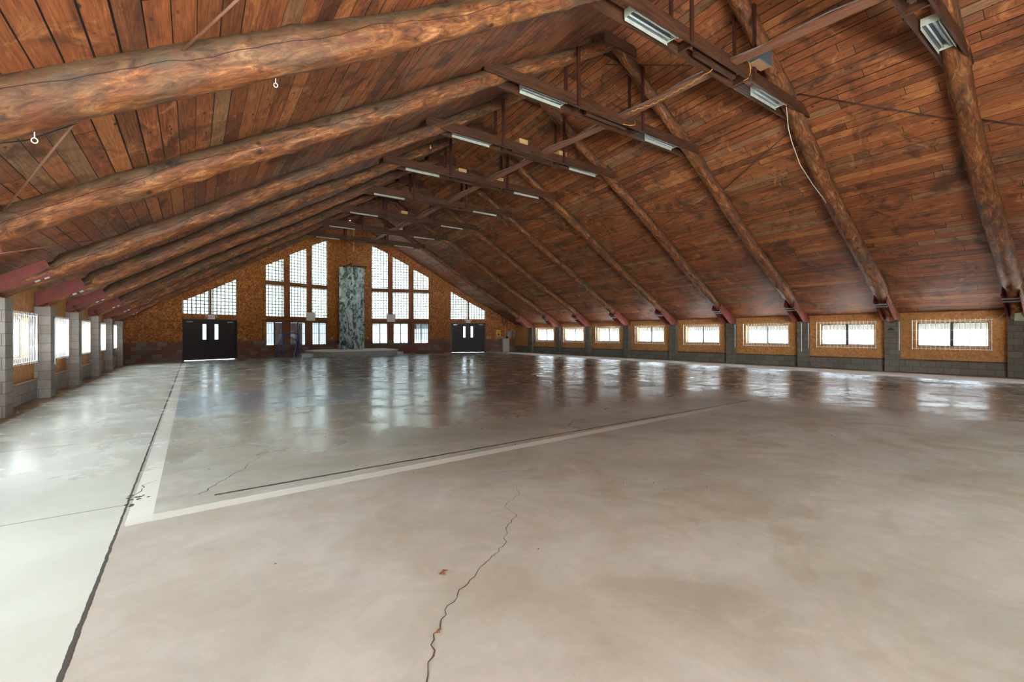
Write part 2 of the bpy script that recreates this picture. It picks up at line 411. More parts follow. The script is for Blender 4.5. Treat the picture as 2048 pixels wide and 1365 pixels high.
    c = t.mix(t.math('GREATER_THAN', jx, 19.9), c, srgb(150, 140, 118))
    # joints
    w1 = t.math('ADD', .005, t.math('MULTIPLY', t.rng(y, 1.5, 4.4, 1, .25), .010))
    j1 = t.math('LESS_THAN', t.math('ABSOLUTE', t.math('SUBTRACT', t.math('ADD', x, t.math('MULTIPLY', jit, .5)), -.435)), w1)
    j2 = AND(t.math('LESS_THAN', t.math('ABSOLUTE', t.math('SUBTRACT', t.math('ADD', y, t.math('MULTIPLY', jit, .9)), t.math('ADD', 4.63, t.math('MULTIPLY', x, .012)))), t.math('MULTIPLY', .022, t.rng(t.noise(p, 2.2, 4, .7), .3, .5, .35, 1))), between(x, .15, 18.2))
    j3 = AND(t.math('LESS_THAN', t.math('ABSOLUTE', t.math('SUBTRACT', t.math('ADD', y, t.math('MULTIPLY', jit, .3)), 4.78)), .005), between(x, -2.4, -.43))
    j4 = AND(t.math('LESS_THAN', t.math('ABSOLUTE', t.math('SUBTRACT', t.math('ADD', y, t.math('MULTIPLY', jit, .3)), 7.8)), .005), between(x, -2.4, -.43))
    j5 = AND(t.math('LESS_THAN', t.math('ABSOLUTE', t.math('SUBTRACT', t.math('ADD', x, t.math('MULTIPLY', jit, .5)), 9.1)), .008), between(y, -3, 5.6))
    jj = t.math('MAXIMUM', t.math('MAXIMUM', j1, j2), t.math('MAXIMUM', t.math('MAXIMUM', j3, j4), j5))
    c = t.mix(t.math('MULTIPLY', jj, .9), c, srgb(48, 40, 32))
    # white paint run between the joint and the cross line
    dist = t.math('MAXIMUM', y, t.math('SUBTRACT', x, 4.0))
    rough = t.rng(t.noise(p, 1.3, 8, .70, .6), .36, .64, .14, .34)
    rough = t.math('ADD', rough, t.rng(dist, 4.4, 6.5, .3, 0))
    rough = t.mix(white, t.comb(rough, rough, rough), (.22, .22, .22))
    spec = t.rng(t.noise(p, 2.2, 7, .70, .4), .30, .70, .62, .14)
    spec = t.math('ADD', t.math('MULTIPLY', spec, t.rng(dist, 4.4, 6.5)), t.rng(dist, 4.4, 6.5, .3, 0))
    spec = t.math('MULTIPLY', spec, t.rng(x, -.6, -.2, .35, 1))
    spec = t.math('MULTIPLY', spec, t.math('SUBTRACT', 1.0, t.math('GREATER_THAN', jx, 18.1)))
    t.put(t.b.inputs['Specular IOR Level'], spec)
    hb = t.math('SUBTRACT', t.math('MULTIPLY', n3, .1), jj)
    hb = t.math('ADD', hb, t.math('MULTIPLY', n2, .35))
    t.bump(hb, .05, .012)
    c = t.mix(1.0, c, (.975, 1.0, .97), 'MULTIPLY')
    return t.done(c, rough)

def mat_glassblock():
    t = NT('glass_block'); p = t.wc(); x, y, z = t.sep(p)
    s = .19
    fx = t.math('FRACT', t.math('DIVIDE', x, s)); fz = t.math('FRACT', t.math('DIVIDE', z, s))
    ex = t.math('MINIMUM', fx, t.math('SUBTRACT', 1.0, fx)); ez = t.math('MINIMUM', fz, t.math('SUBTRACT', 1.0, fz))
    m = t.math('LESS_THAN', t.math('MINIMUM', ex, ez), .10)
    tr = t.node('ShaderNodeBsdfTransparent'); tr.inputs[0].default_value = (.32, .34, .325, 1)
    tl = t.node('ShaderNodeBsdfTranslucent'); tl.inputs[0].default_value = (.55, .58, .555, 1)
    gl = t.node('ShaderNodeBsdfGlossy'); gl.inputs['Roughness'].default_value = .08; gl.inputs[0].default_value = (.9, .9, .9, 1)
    bp = t.node('ShaderNodeBump'); bp.inputs['Strength'].default_value = .5
    t.put(bp.inputs['Height'], t.noise(p, 14, 3)); t.t.links.new(bp.outputs[0], gl.inputs['Normal'])
    m1 = t.node('ShaderNodeMixShader'); t.put(m1.inputs[0], t.rng(t.noise(p, 16, 2), .3, .7, .45, .8))
    t.t.links.new(tr.outputs[0], m1.inputs[1]); t.t.links.new(tl.outputs[0], m1.inputs[2])
    m2 = t.node('ShaderNodeMixShader'); m2.inputs[0].default_value = .07
    t.t.links.new(m1.outputs[0], m2.inputs[1]); t.t.links.new(gl.outputs[0], m2.inputs[2])
    m3 = t.node('ShaderNodeMixShader'); t.put(m3.inputs[0], m)
    t.t.links.new(m2.outputs[0], m3.inputs[1]); t.t.links.new(t.b.outputs[0], m3.inputs[2])
    t.t.links.new(m3.outputs[0], t.out.inputs[0])
    return t.done(srgb(96, 96, 92), .8)
def mat_glass(name='window_glass', T=.93):
    t = NT(name); tr = t.node('ShaderNodeBsdfTransparent'); tr.inputs[0].default_value = (T, T, T, 1)
    gl = t.node('ShaderNodeBsdfGlossy'); gl.inputs['Roughness'].default_value = .02
    m = t.node('ShaderNodeMixShader'); m.inputs[0].default_value = .06
    t.t.links.new(tr.outputs[0], m.inputs[1]); t.t.links.new(gl.outputs[0], m.inputs[2]); t.t.links.new(m.outputs[0], t.out.inputs[0])
    return t.m
def mat_rock():
    t = NT('climbing_rock'); p = t.pos()
    a = t.noise(t.comb(*[t.math('MULTIPLY', v, k) for v, k in zip(t.sep(p), (1, 1, .6))]), 2.2, 9, .72, 1.0)
    c = t.ramp(a, [(.34, srgb(34, 40, 38)), (.43, srgb(96, 112, 106)), (.5, srgb(168, 186, 178)), (.66, srgb(226, 236, 230))])
    b = t.noise(t.comb(*[t.math('MULTIPLY', v, k) for v, k in zip(t.sep(p), (1, 1, .45))]), 4, 6, .65, .5)
    c = t.mix(t.rng(b, .54, .6, 0, .85), c, srgb(30, 36, 36))
    t.bump(a, .8, .05)
    return t.done(c, .6)

M = {}
M['deck'] = mat_deck(); M['log'] = mat_log()
M['tie'] = mat_timber('stained_timber', srgb(44, 24, 14), srgb(92, 54, 32))
M['hanger'] = mat_timber('red_stained_timber', srgb(48, 20, 14), srgb(78, 36, 25))
M['spine'] = mat_timber('red_brown_plank', srgb(100, 58, 38), srgb(138, 88, 60))
M['pine'] = mat_timber('pale_pine', srgb(178, 128, 78), srgb(208, 164, 112))
M['trim'] = mat_timber('brown_trim', srgb(120, 66, 36), srgb(150, 88, 50))
M['osb'] = mat_osb('gable_strand_board', srgb(116, 58, 24), srgb(168, 96, 44), srgb(214, 142, 72))
M['osb2'] = mat_osb('side_strand_board', srgb(164, 106, 56), srgb(186, 128, 72), srgb(204, 150, 90))
M['cmu'] = mat_block('grey_block', [srgb(104, 98, 86), srgb(122, 114, 100), srgb(112, 106, 94)], srgb(64, 62, 54))
M['cmuL'] = mat_block('warm_grey_block', [srgb(144, 132, 122), srgb(168, 156, 146), srgb(152, 142, 134)], srgb(110, 100, 92))
M['cmub'] = mat_block('brown_block', [srgb(128, 94, 80), srgb(140, 92, 74), srgb(134, 110, 98), srgb(124, 90, 78), srgb(140, 122, 112), srgb(136, 88, 70), srgb(130, 96, 82)], srgb(88, 66, 56), .4, .2, .008, var=1)
M['floor'] = mat_floor(); M['gblock'] = mat_glassblock(); M['glass'] = mat_glass('window_glass', .8); M['glassr'] = mat_glass('dimmed_window_glass', .85); M['glassp'] = mat_glass('door_lite_glass', .5); M['glassd'] = mat_glass('tinted_window_glass', .2); M['rock'] = mat_rock()  # pane tints chosen to dim the outdoor brightness coming through each
M['redsteel'] = plain('red_oxide_steel', srgb(112, 40, 28), .6, 0.0, .0, .18)
M['white'] = plain('white_paint', srgb(236, 236, 232), .4)
M['cream'] = plain('cream_enamel', srgb(178, 178, 162), .5)
M['grillew'] = plain('white_grille_paint', srgb(232, 232, 228), .4)
M['black'] = plain('black_iron', srgb(30, 28, 28), .45)
M['alu'] = plain('grey_aluminium', srgb(128, 134, 134), .35, .6)
M['darkalu'] = plain('dark_window_frame', srgb(52, 52, 54), .4, .3)
M['galv'] = plain('galvanised_steel', srgb(170, 174, 176), .3, .9)
M['refl'] = plain('polished_reflector', srgb(128, 134, 134), .35, .7)
M['door'] = plain('dark_brown_door', srgb(50, 38, 34), .6)
M['doorf'] = plain('door_frame_brown', srgb(46, 38, 35), .4)
M['concrete'] = plain('platform_concrete', srgb(166, 164, 154), .75, 0, .2)
M['platwhite'] = plain('white_painted_concrete', srgb(226, 226, 218), .6, 0, .1)
M['blue'] = plain('blue_powder_coat', srgb(20, 72, 150), .35)
M['yellow'] = plain('yellow_plastic', srgb(236, 196, 30), .4)
M['ycord'] = plain('yellow_rubber_cord', srgb(212, 150, 50), .5)
M['wcord'] = plain('pale_cord', srgb(206, 196, 178), .6)
M['rod'] = plain('rusty_rod', srgb(84, 58, 46), .6, .3)
M['rodl'] = plain('pale_brown_rod', srgb(146, 104, 84), .55, .2)
M['card'] = plain('cardboard', srgb(176, 122, 70), .8)
M['greybox'] = plain('grey_enamel', srgb(126, 138, 142), .5)
M['horn'] = plain('grey_housing', srgb(74, 82, 82), .5)
M['lens'] = plain('lamp_lens', srgb(168, 124, 88), .3)
M['tubeglass'] = plain('lamp_tube', srgb(176, 182, 182), .3)
M['beigewall'] = plain('beige_panel', srgb(226, 214, 198), .6)
M['soffit'] = plain('soffit_board', srgb(54, 52, 46), .9)
M['ground'] = plain('outdoor_gravel', srgb(222, 222, 218), .95, 0, .2)
M['roofing'] = plain('roofing', srgb(80, 76, 72), .8)
M['leafg'] = plain('tree_leaves', srgb(84, 124, 66), .7, 0, 0, .3)
M['bark'] = plain('tree_bark', srgb(92, 76, 64), .9)
M['deadleaf'] = plain('dead_leaf', srgb(134, 84, 54), .8)
M['pebble'] = plain('pebble', srgb(120, 108, 92), .9)
M['palegreen'] = plain('pale_green_paint', srgb(168, 178, 142), .6)
M['redlet'] = plain('red_lettering', srgb(224, 60, 50), .5)
M['darksign'] = plain('dark_slate_sign', srgb(38, 42, 46), .6)
M['stub'] = plain('hold_red', srgb(178, 50, 40), .6)

# ------------------------------------------------------------------ FLOOR AND GROUND
def parent_inv(p):
    return Matrix.Translation(-Vector(p.location)) if p.parent is None else Matrix.Identity(4)
mb = MB()
mb.box(XL - .12, XR + .12, YB - .1, 33.0, -.15, 0)
FLOOR = mb.build('floor', M['floor'], kind='structure')
mb = MB(); mb.box(-60, 80, -50, 90, -.3, -.16)
mb.build('ground', M['ground'], kind='structure')
# hairline crack that wanders over the near slab, and smaller ones
def crack(pts, w0, w1, seed):
    rnd = random.Random(seed); P = []
    for a in range(len(pts) - 1):
        p, q = Vector((*pts[a], 0)), Vector((*pts[a + 1], 0)); n = max(2, int((q - p).length / .035))
        for k in range(n):
            d = (q - p).normalized(); s = Vector((-d.y, d.x, 0))
            P.append(p.lerp(q, k / n) + s * rnd.uniform(-.013, .013))
    P.append(Vector((*pts[-1], 0))); mb = MB(); vs = []
    for i, p in enumerate(P):
        d = (P[min(i + 1, len(P) - 1)] - P[max(0, i - 1)]).normalized(); s = Vector((-d.y, d.x, 0))
        t = i / len(P); ww = (w0 * (1 - t) + w1 * t) * rnd.uniform(.5, 1.3) / 2
        vs += [p + s * ww + Vector((0, 0, .0015)), p - s * ww + Vector((0, 0, .0015))]
    mb.add(vs, [(2*i, 2*i+1, 2*i+3, 2*i+2) for i in range(len(P) - 1)])
    return mb
M['crackm'] = plain('crack_shadow_dirt', srgb(78, 68, 56), .95)
for pts, a, b, sd in [([(.70,1.5),(.75,1.65),(.90,1.89),(1.08,2.07),(1.41,2.30),(1.66,2.43),(1.80,2.62),(2.01,2.78),(2.02,2.98),(2.28,3.12),(2.40,3.35)], .007, .003, 1),
                      ([(.05,4.72),(.2,5.0),(.42,5.35),(.5,5.6),(.72,5.9)], .008, .003, 2),
                      ([(4.6,4.75),(4.55,5.0),(4.9,5.25),(5.6,5.2),(6.1,4.9)], .012, .008, 3),
                      ([(10.2,4.1),(10.8,4.35),(11.2,4.2),(11.5,3.9)], .012, .008, 4),
                      ([(-.42,5.0),(-.36,5.12),(-.37,5.3),(-.28,5.42)], .012, .005, 5)]:
    crack(pts, a, b, sd).build('crack', M['crackm'], FLOOR, fix=False)
# chipped spots where the two joints meet
mb = MB(); rnd = random.Random(5)
for k in range(16):
    x, y = -.40 + rnd.uniform(-.08, .1), 4.82 + rnd.uniform(-.14, .22); r = rnd.uniform(.006, .018)
    vs = [(x + r * (1 + rnd.uniform(-.4, .4)) * math.cos(a), y + r * 1.4 * (1 + rnd.uniform(-.4, .4)) * math.sin(a), .0018) for a in [j * math.pi / 3.5 for j in range(7)]]
    mb.add(vs, [tuple(range(7))])
mb.build('chipped_spot', M['crackm'], FLOOR, fix=False)

# ------------------------------------------------------------------ LONG WALLS with a window in every bay
WIN_Z = (.89, 1.75)
def bays(P):
    out = []
    for i in range(-2, 7): out.append((P[i] + .4, P[i + 1]))
    return out
def long_wall(side):
    X = XL if side < 0 else XR; P = LY if side < 0 else RY; sg = -1 if side < 0 else 1
    wall = MB(); base = MB(); cap = MB(); wins = []
    ycur = YB - .1; top = 2.5 if side < 0 else 2.2
    x0, x1 = sorted((X, X + sg * .16))
    for (a, b) in bays(P):
        c = (a + b) / 2; wins.append(c); w0, w1 = c - .9, c + .9
        wall.box(x0, x1, ycur, w0, 0, top); wall.box(x0, x1, w0, w1, 0, WIN_Z[0]); wall.box(x0, x1, w0, w1, WIN_Z[1], top); ycur = w1
    wall.box(x0, x1, ycur, 28.66, 0, top)
    wall.w = [(p[1], 0, p[2]) for p in wall.v]
    nm = 'wall_left' if side < 0 else 'wall_right'
    W = wall.build(nm, M['osb2'], kind='structure')
    bx0, bx1 = sorted((X - sg * .05, X)); 
    base.box(bx0, bx1, YB, 28.6, 0, .42); base.w = [(p[1], 0, p[2]) for p in base.v]
    base.build('block_base', M['cmuL'] if side < 0 else M['cmu'], W)
    cap.bar((X - sg * .03, YB, .435), (X - sg * .03, 28.55, .435), .06, .03); cap.build('ledge_strip', M['pine'] if side < 0 else M['tie'], W)
    return wins
WL = long_wall(-1); WR = long_wall(1)
wn = [0]
def slider(X, sg, c, tag_side):
    wn[0] += 1
    z0, z1 = WIN_Z; y0, y1 = c - .9, c + .9; xo = X + sg * .12
    jamb = MB(); t = .02
    xs = sorted((X, X + sg * .15))
    jamb.box(*xs, y0, y0 + t, z0, z1); jamb.box(*xs, y1 - t, y1, z0, z1); jamb.box(*xs, y0, y1, z0, z0 + t); jamb.box(*xs, y0, y1, z1 - t, z1)
    Wd = jamb.build('window_%d' % wn[0], M['pine'], kind='structure')
    fr = MB(); f = .035
    a, b = y0 + t, y1 - t; zz0, zz1 = z0 + t, z1 - t; xx = sorted((xo, xo + sg * .03))
    fr.box(*xx, a, a + f, zz0, zz1); fr.box(*xx, b - f, b, zz0, zz1); fr.box(*xx, a, b, zz0, zz0 + f); fr.box(*xx, a, b, zz1 - f, zz1)
    fr.box(*xx, c - .04, c + .04, zz0, zz1)
    fr.build('window_frame', M['darkalu'] if c < 9 and sg > 0 else M['alu'], Wd)
    g = MB(); xg = sorted((xo + sg * .012, xo + sg * .018)); g.box(*xg, a + f, b - f, zz0 + f, zz1 - f); g.build('glass_pane', M['glassr'] if sg > 0 else M['glass'], Wd)
rank_txt = ['nearest the camera', 'second from the camera', 'third from the camera', 'fourth from the camera', 'fifth from the camera', 'sixth from the camera', 'seventh from the camera', 'farthest, beside the gable end']
def grille(X, sg, c, label, group):
    z0, z1 = .80, 1.82; y0, y1 = c - .96, c + .96; xi = X - sg * .11
    root = empty('window_grille', (X - sg * .05, c, z0), label, 'window grille', group)
    f = MB(); r = .009
    f.box(xi - r, xi + r, y0 - r, y0 + r, z0, z1); f.box(xi - r, xi + r, y1 - r, y1 + r, z0, z1)
    for z in (z0 + .03, z1 - .03): f.box(xi - r, xi + r, y0, y1, z - r, z + r)
    for y in (y0, y1):
        for z in (z0 + .03, z1 - .03): f.bar((xi, y, z), (X, y, z), .016, .016)
    f.build('grille_frame', M['grillew'], root)
    n = 16
    for k in range(1, n):
        y = y0 + (y1 - y0) * k / n
        b = MB(); b.tube([(xi - .004 * 0, y, z0 - .005), (xi, y, z1 + .015)], .0075, 6); b.build('grille_bar', M['grillew'], root, smooth=True)
    for z in (1.14, 1.46):
        b = MB(); b.tube([(xi + sg * .008, y0, z), (xi + sg * .008, y1, z)], .004, 5); b.build('cross_rod', M['grillew'], root, smooth=True)
for j, c in enumerate(WR):
    slider(XR, 1, c, 'right')
    if j >= 1: grille(XR, 1, c, 'white barred grille over the low right-wall window, ' + rank_txt[min(j - 1, 7)], 'white grilles along the right wall')
for j, c in enumerate(WL):
    slider(XL, -1, c, 'left')
    if j >= 3: grille(XL, -1, c, 'white barred grille over the left-wall window, ' + (rank_txt[j - 3] if j < 8 else 'farthest along, beside the last pillar'), 'white grilles along the left wall')

# ------------------------------------------------------------------ BLOCK PILLARS
def pillar(side, i):
    X = XL if side < 0 else XR; sg = side; y = (LY if side < 0 else RY)[i]
    front = XL + .26 if side < 0 else 20.39
    x0, x1 = sorted((front, X)); top = 2.0 if side < 0 else 1.83
    names = ['the very nearest one seen', 'second from the camera', 'third from the camera', 'fourth from the camera', 'fifth from the camera', 'sixth from the camera', 'seventh from the camera', 'eighth from the camera', 'ninth, against the gable end']
    if side < 0: lab = 'warm grey concrete block pillar on the left wall, ' + (['the nearest, cut by the frame edge', 'second from the camera', 'third from the camera', 'fourth from the camera', 'fifth from the camera', 'farthest from the camera'][i - 2] if i >= 2 else 'behind the view')
    else: lab = 'dull grey concrete block pillar on the right wall, ' + (names[i + 1] if i >= -1 else 'behind the view')
    mb = MB(); mb.box(x0, x1, y, y + .4, 0, top)
    # texture runs around the corner
    mb.w = [((p[1] if 1 else 0) + (p[0] - x0), 0, p[2] + .0) for p in mb.v]
    o = mb.build('block_pillar', M['cmuL'] if side < 0 else M['cmu'], label=lab, cat='pillar', group='block pillars of the %s wall' % ('left' if side < 0 else 'right'), bevel=.004)
    return o
PIL = {}
for i in range(2, 8): PIL[(-1, i)] = pillar(-1, i)
for i in range(-1, 8): PIL[(1, i)] = pillar(1, i)
for i in (-1, 0, 1):   # pillars out of view keep the daylight right
    PIL[(-1, i)] = pillar(-1, i)
# things on pillars
mb = MB(); mb.tube([(20.375, 8.25, 1.80), (20.375, 8.25, .62)], .012, 8)
mb.build('wall_conduit', M['white'], label='thin white conduit running down the front of the third right-wall pillar', cat='conduit')
mb = MB(); mb.prism([(5.24, 1.47), (5.46, 1.47), (5.35, 1.575)], 'x', 20.375, 20.388)
mb.build('triangle_sign', M['darksign'], label='small dark triangular sign on the second right-wall pillar', cat='sign')
for i, txt in ((0, 'near corner of the pillar with the triangle sign'), (1, 'near corner of the pillar bearing a front conduit'), (2, 'near corner of the fourth right-wall pillar')):
    y = RY[i] - .012
    mb = MB(); mb.tube([(20.43, y, 1.78), (20.43, y, .75)], .011, 8)
    mb.build('corner_conduit', M['white'], label='pale vertical conduit at the ' + txt, cat='conduit', group='corner conduits')
mb = MB(); mb.tube([(XL + .27, LY[3] + .3, 1.75), (XL + .27, LY[3] + .3, .72)], .014, 8)
mb.build('downpipe', M['galv'], label='grey metal conduit up the second left-wall pillar', cat='conduit')

# ------------------------------------------------------------------ PROW GABLE
A1, A2, B1, B2, C1, C2, T1, TM, T2 = 1.491, 2.544, 2.871, 3.922, 4.271, 5.309, 6.84, 8.10, 9.36
ZD, ZW, ZLB, ZLT, ZMB, ZMT, ZUB = 2.18, .99, .68, 2.196, 2.504, 4.41, 4.66
TOPZ = {'a': (7.706, 7.198), 'b': (6.956, 6.394), 'c': (6.122, 5.557), 't': (4.568, 3.833, 3.158)}
END = 11.75
def gp(side, s, z, off=0.0):
    """point on the prow wall; off > 0 is outward"""
    n = 1 / math.sqrt(1 + KP * KP)
    return (XC + side * (s + off * KP * n), YC - KP * s + off * n, z)
def slab(mb, side, s0, s1, zb0, zb1, zt0, zt1, o0=0.0, o1=.18):
    vs = [gp(side, s0, zb0, o0), gp(side, s1, zb1, o0), gp(side, s1, zb1, o1), gp(side, s0, zb0, o1),
          gp(side, s0, zt0, o0), gp(side, s1, zt1, o0), gp(side, s1, zt1, o1), gp(side, s0, zt0, o1)]
    ws = [(side * s, 0, z) for s, z in ((s0, zb0), (s1, zb1), (s1, zb1), (s0, zb0), (s0, zt0), (s1, zt1), (s1, zt1), (s0, zt0))]
    mb.add(vs, [(0,3,2,1),(4,5,6,7),(0,1,5,4),(1,2,6,5),(2,3,7,6),(3,0,4,7)], ws)
def dz(side, s): return deck_z(XC + side * s, YC - KP * s) + .05
GAB = {}
for side in (-1, 1):
    mb = MB(); base = MB(); tr = MB()
    def full(s0, s1, n=3):
        for k in range(n):
            a, b = s0 + (s1 - s0) * k / n, s0 + (s1 - s0) * (k + 1) / n
            slab(mb, side, a, b, 0, 0, dz(side, a), dz(side, b))
    full(0, A1); full(A2, B1, 1); full(B2, C1, 1); full(C2, T1, 2); full(T2, END)
    for key, s0, s1 in (('a', A1, A2), ('b', B1, B2), ('c', C1, C2)):
        slab(mb, side, s0, s1, 0, 0, ZLB, ZLB); slab(mb, side, s0, s1, ZLT, ZLT, ZMB, ZMB); slab(mb, side, s0, s1, ZMT, ZMT, ZUB, ZUB)
        slab(mb, side, s0, s1, *TOPZ[key], dz(side, s0), dz(side, s1))
    tt = TOPZ['t']
    for (s0, s1, z0, z1) in ((T1, TM, tt[0], tt[1]), (TM, T2, tt[1], tt[2])):
        slab(mb, side, s0, s1, z0, z1, dz(side, s0), dz(side, s1)); slab(mb, side, s0, s1, ZD + .03, ZD + .03, 2.505, 2.505)
    nm = 'wall_gable_left' if side < 0 else 'wall_gable_right'
    G = mb.build(nm, M['osb'], kind='structure'); GAB[side] = G
    for (s0, s1, z) in ((0, A1, ZW), (A1, A2, ZLB), (A2, B1, ZW), (B1, B2, ZLB), (B2, C1, ZW), (C1, C2, ZLB), (C2, T1 - .02, ZW), (T2 + .02, END - .1, ZW)):
        slab(base, side, s0, s1, 0, 0, z, z, -.025, 0.0)
    base.build('block_base', M['cmub'], G)
    # brown casing boards around the window group
    e = -.018
    for s0, s1, z0, z1 in ((A2, B1, ZLB, 7.0), (B2, C1, ZLB, 6.1)):
        slab(tr, side, s0 + .02, s1 - .02, 1.0, 1.0, dz(side, s0) - 1.25, dz(side, s1) - 1.25, e, 0)
    slab(tr, side, A1, C2, ZLT + .02, ZLT + .02, ZMB - .02, ZMB - .02, e - .003, 0); slab(tr, side, A1, C2, ZMT + .02, ZMT + .02, ZUB - .02, ZUB - .02, e - .003, 0)
    tr.build('casing', M['trim'], G)
    # glass-block lights
    for key, s0, s1 in (('a', A1, A2), ('b', B1, B2), ('c', C1, C2)):
        t0, t1 = TOPZ[key]
        for (zb, ta, tb) in ((ZMB, ZMT, ZMT), (ZUB, t0, t1)):
            wn[0] += 1; g = MB(); slab(g, side, s0, s1, zb, zb, ta, tb, .05, .13)
            g.build('window_%d' % wn[0], M['gblock'], kind='structure')
        # low sliding window with black bars
        wn[0] += 1; f = MB(); t = .03
        for (a, b, z0, z1) in ((s0, s0 + t, ZLB, ZLT), (s1 - t, s1, ZLB, ZLT), (s0, s1, ZLB, ZLB + t), (s0, s1, ZLT - t, ZLT)):
            slab(f, side, a, b, z0, z0, z1, z1, 0.0, .16)
        Wd = f.build('window_%d' % wn[0], M['trim'], kind='structure')
        f = MB(); sm = (s0 + s1) / 2
        for (a, b, z0, z1) in ((s0 + t, s0 + t + .03, ZLB + t, ZLT - t), (s1 - t - .03, s1 - t, ZLB + t, ZLT - t), (s0 + t, s1 - t, ZLB + t, ZLB + t + .03), (s0 + t, s1 - t, ZLT - t - .03, ZLT - t), (sm - .03, sm + .03, ZLB + t, ZLT - t)):
            slab(f, side, a, b, z0, z0, z1, z1, .11, .14)
        f.build('window_frame', M['darkalu'], Wd)
        g = MB(); slab(g, side, s0 + t, s1 - t, ZLB + t, ZLB + t, ZLT - t, ZLT - t, .122, .128); g.build('glass_pane', M['glassd'], Wd)
        g = MB(); n = 7
        for k in range(1, n):
            s = s0 + t + (s1 - s0 - 2 * t) * k / n
            g.tube([gp(side, s, ZLB + t, .04), gp(side, s, ZLT - t, .04)], .007, 6)
        for z in (ZLB + .12, (ZLB + ZLT) / 2, ZLT - .12): g.bar(gp(side, s0 + t, z, .04), gp(side, s1 - t, z, .04), .008, .022)
        g.build('security_bars', M['black'], Wd)
    # glass blocks over the door
    wn[0] += 1; g = MB()
    slab(g, side, T1, TM - .035, 2.505, 2.505, tt[0], tt[0] + (tt[1] - tt[0]) * (TM - .035 - T1) / (TM - T1), .05, .13)
    slab(g, side, TM + .035, T2, 2.505, 2.505, tt[1] - (tt[1] - tt[2]) * .035 / (T2 - TM), tt[2], .05, .13)
    Wd = g.build('window_%d' % wn[0], M['gblock'], kind='structure')
    g = MB(); slab(g, side, TM - .035, TM + .035, 2.505, 2.505, tt[1] + .02, tt[1] - .02, .01, .15); g.build('mullion', M['trim'], Wd)

# ------------------------------------------------------------------ DOUBLE DOORS
for n, side in ((1, -1), (2, 1)):
    f = MB(); slab(f, side, TM - .02, TM + .02, 0.02, 0.02, ZD, ZD, .02, .03)
    for (a, b, z0, z1) in ((T1, T1 + .07, 0, ZD + .03), (T2 - .07, T2, 0, ZD + .03), (T1, T2, ZD - .04, ZD + .03)):
        slab(f, side, a, b, z0, z0, z1, z1, -.03, .16)
    D = f.build('door_%d' % n, M['doorf'], kind='structure')
    for (a, b, la, lb) in ((T1 + .03, TM - .001, TM - .36, TM - .19), (TM + .001, T2 - .03, TM + .19, TM + .36)):
        lf = MB()
        for (p, q, z0, z1) in ((a, la, .012, ZD - .01), (lb, b, .012, ZD - .01), (la, lb, .012, 1.12), (la, lb, 1.96, ZD - .01)):
            slab(lf, side, p, q, z0, z0, z1, z1, .03, .075)
        leaf = lf.build('door_leaf', M['door'], D)
        g = MB(); slab(g, side, la, lb, 1.12, 1.12, 1.96, 1.96, .05, .056); g.build('vision_pane', M['glassp'], leaf)
        g = MB(); c0, c1 = (a + .12, b - .06) if b < TM else (a + .06, b - .12)
        g.bar(gp(side, c0, 1.04, -.045), gp(side, c1, 1.04, -.045), .05, .035)
        for s in (c0 + .03, c1 - .03): g.bar(gp(side, s, 1.04, -.045), gp(side, s, 1.04, .03), .06, .06)
        g.build('panic_bar', M['black'], leaf)
        cl = MB(); s = a + .18 if b < TM else b - .42
        slab(cl, side, s, s + .27, ZD - .13, ZD - .13, ZD - .07, ZD - .07, -.03, .03); cl.build('door_closer', M['galv'], leaf)
    # exit sign with twin lamp heads
    root = empty('exit_sign', gp(side, TM, 2.25), 'red and white EXIT sign with twin lamp heads above the %s double door' % ('left' if side < 0 else 'right'), 'exit sign')
    b = MB(); slab(b, side, TM - .16, TM + .16, 2.24, 2.24, 2.46, 2.46, -.07, -.02); b.build('sign_box', M['white'], root, bevel=.006)
    ang = math.atan2(-KP * side, 1.0)
    cu = bpy.data.curves.new('exit_lettering', 'FONT'); cu.body = 'EXIT'; cu.size = .165; cu.align_x = 'CENTER'; cu.align_y = 'CENTER'; cu.extrude = .003; cu.offset = .004
    tmp = bpy.data.objects.new('tmp', cu); col.objects.link(tmp); dg = bpy.context.evaluated_depsgraph_get(); me = bpy.data.meshes.new_from_object(tmp.evaluated_get(dg)); bpy.data.objects.remove(tmp)
    xf = Matrix.Translation(gp(side, TM, 2.35, -.074)) @ Matrix.Rotation(ang, 4, 'Z') @ Matrix.Rotation(R(90), 4, 'X')
    mb = MB(); mb.add([tuple(xf @ v.co) for v in me.vertices], [tuple(p.vertices) for p in me.polygons]); mb.build('exit_lettering', M['redlet'], root)
    for s in (-.23, .23):
        h = MB(); c = gp(side, TM + s, 2.40, -.07); h.sphere(c, .055, 10, 7, (1, .8, 1)); h.build('lamp_head', M['cream'], root, smooth=True)

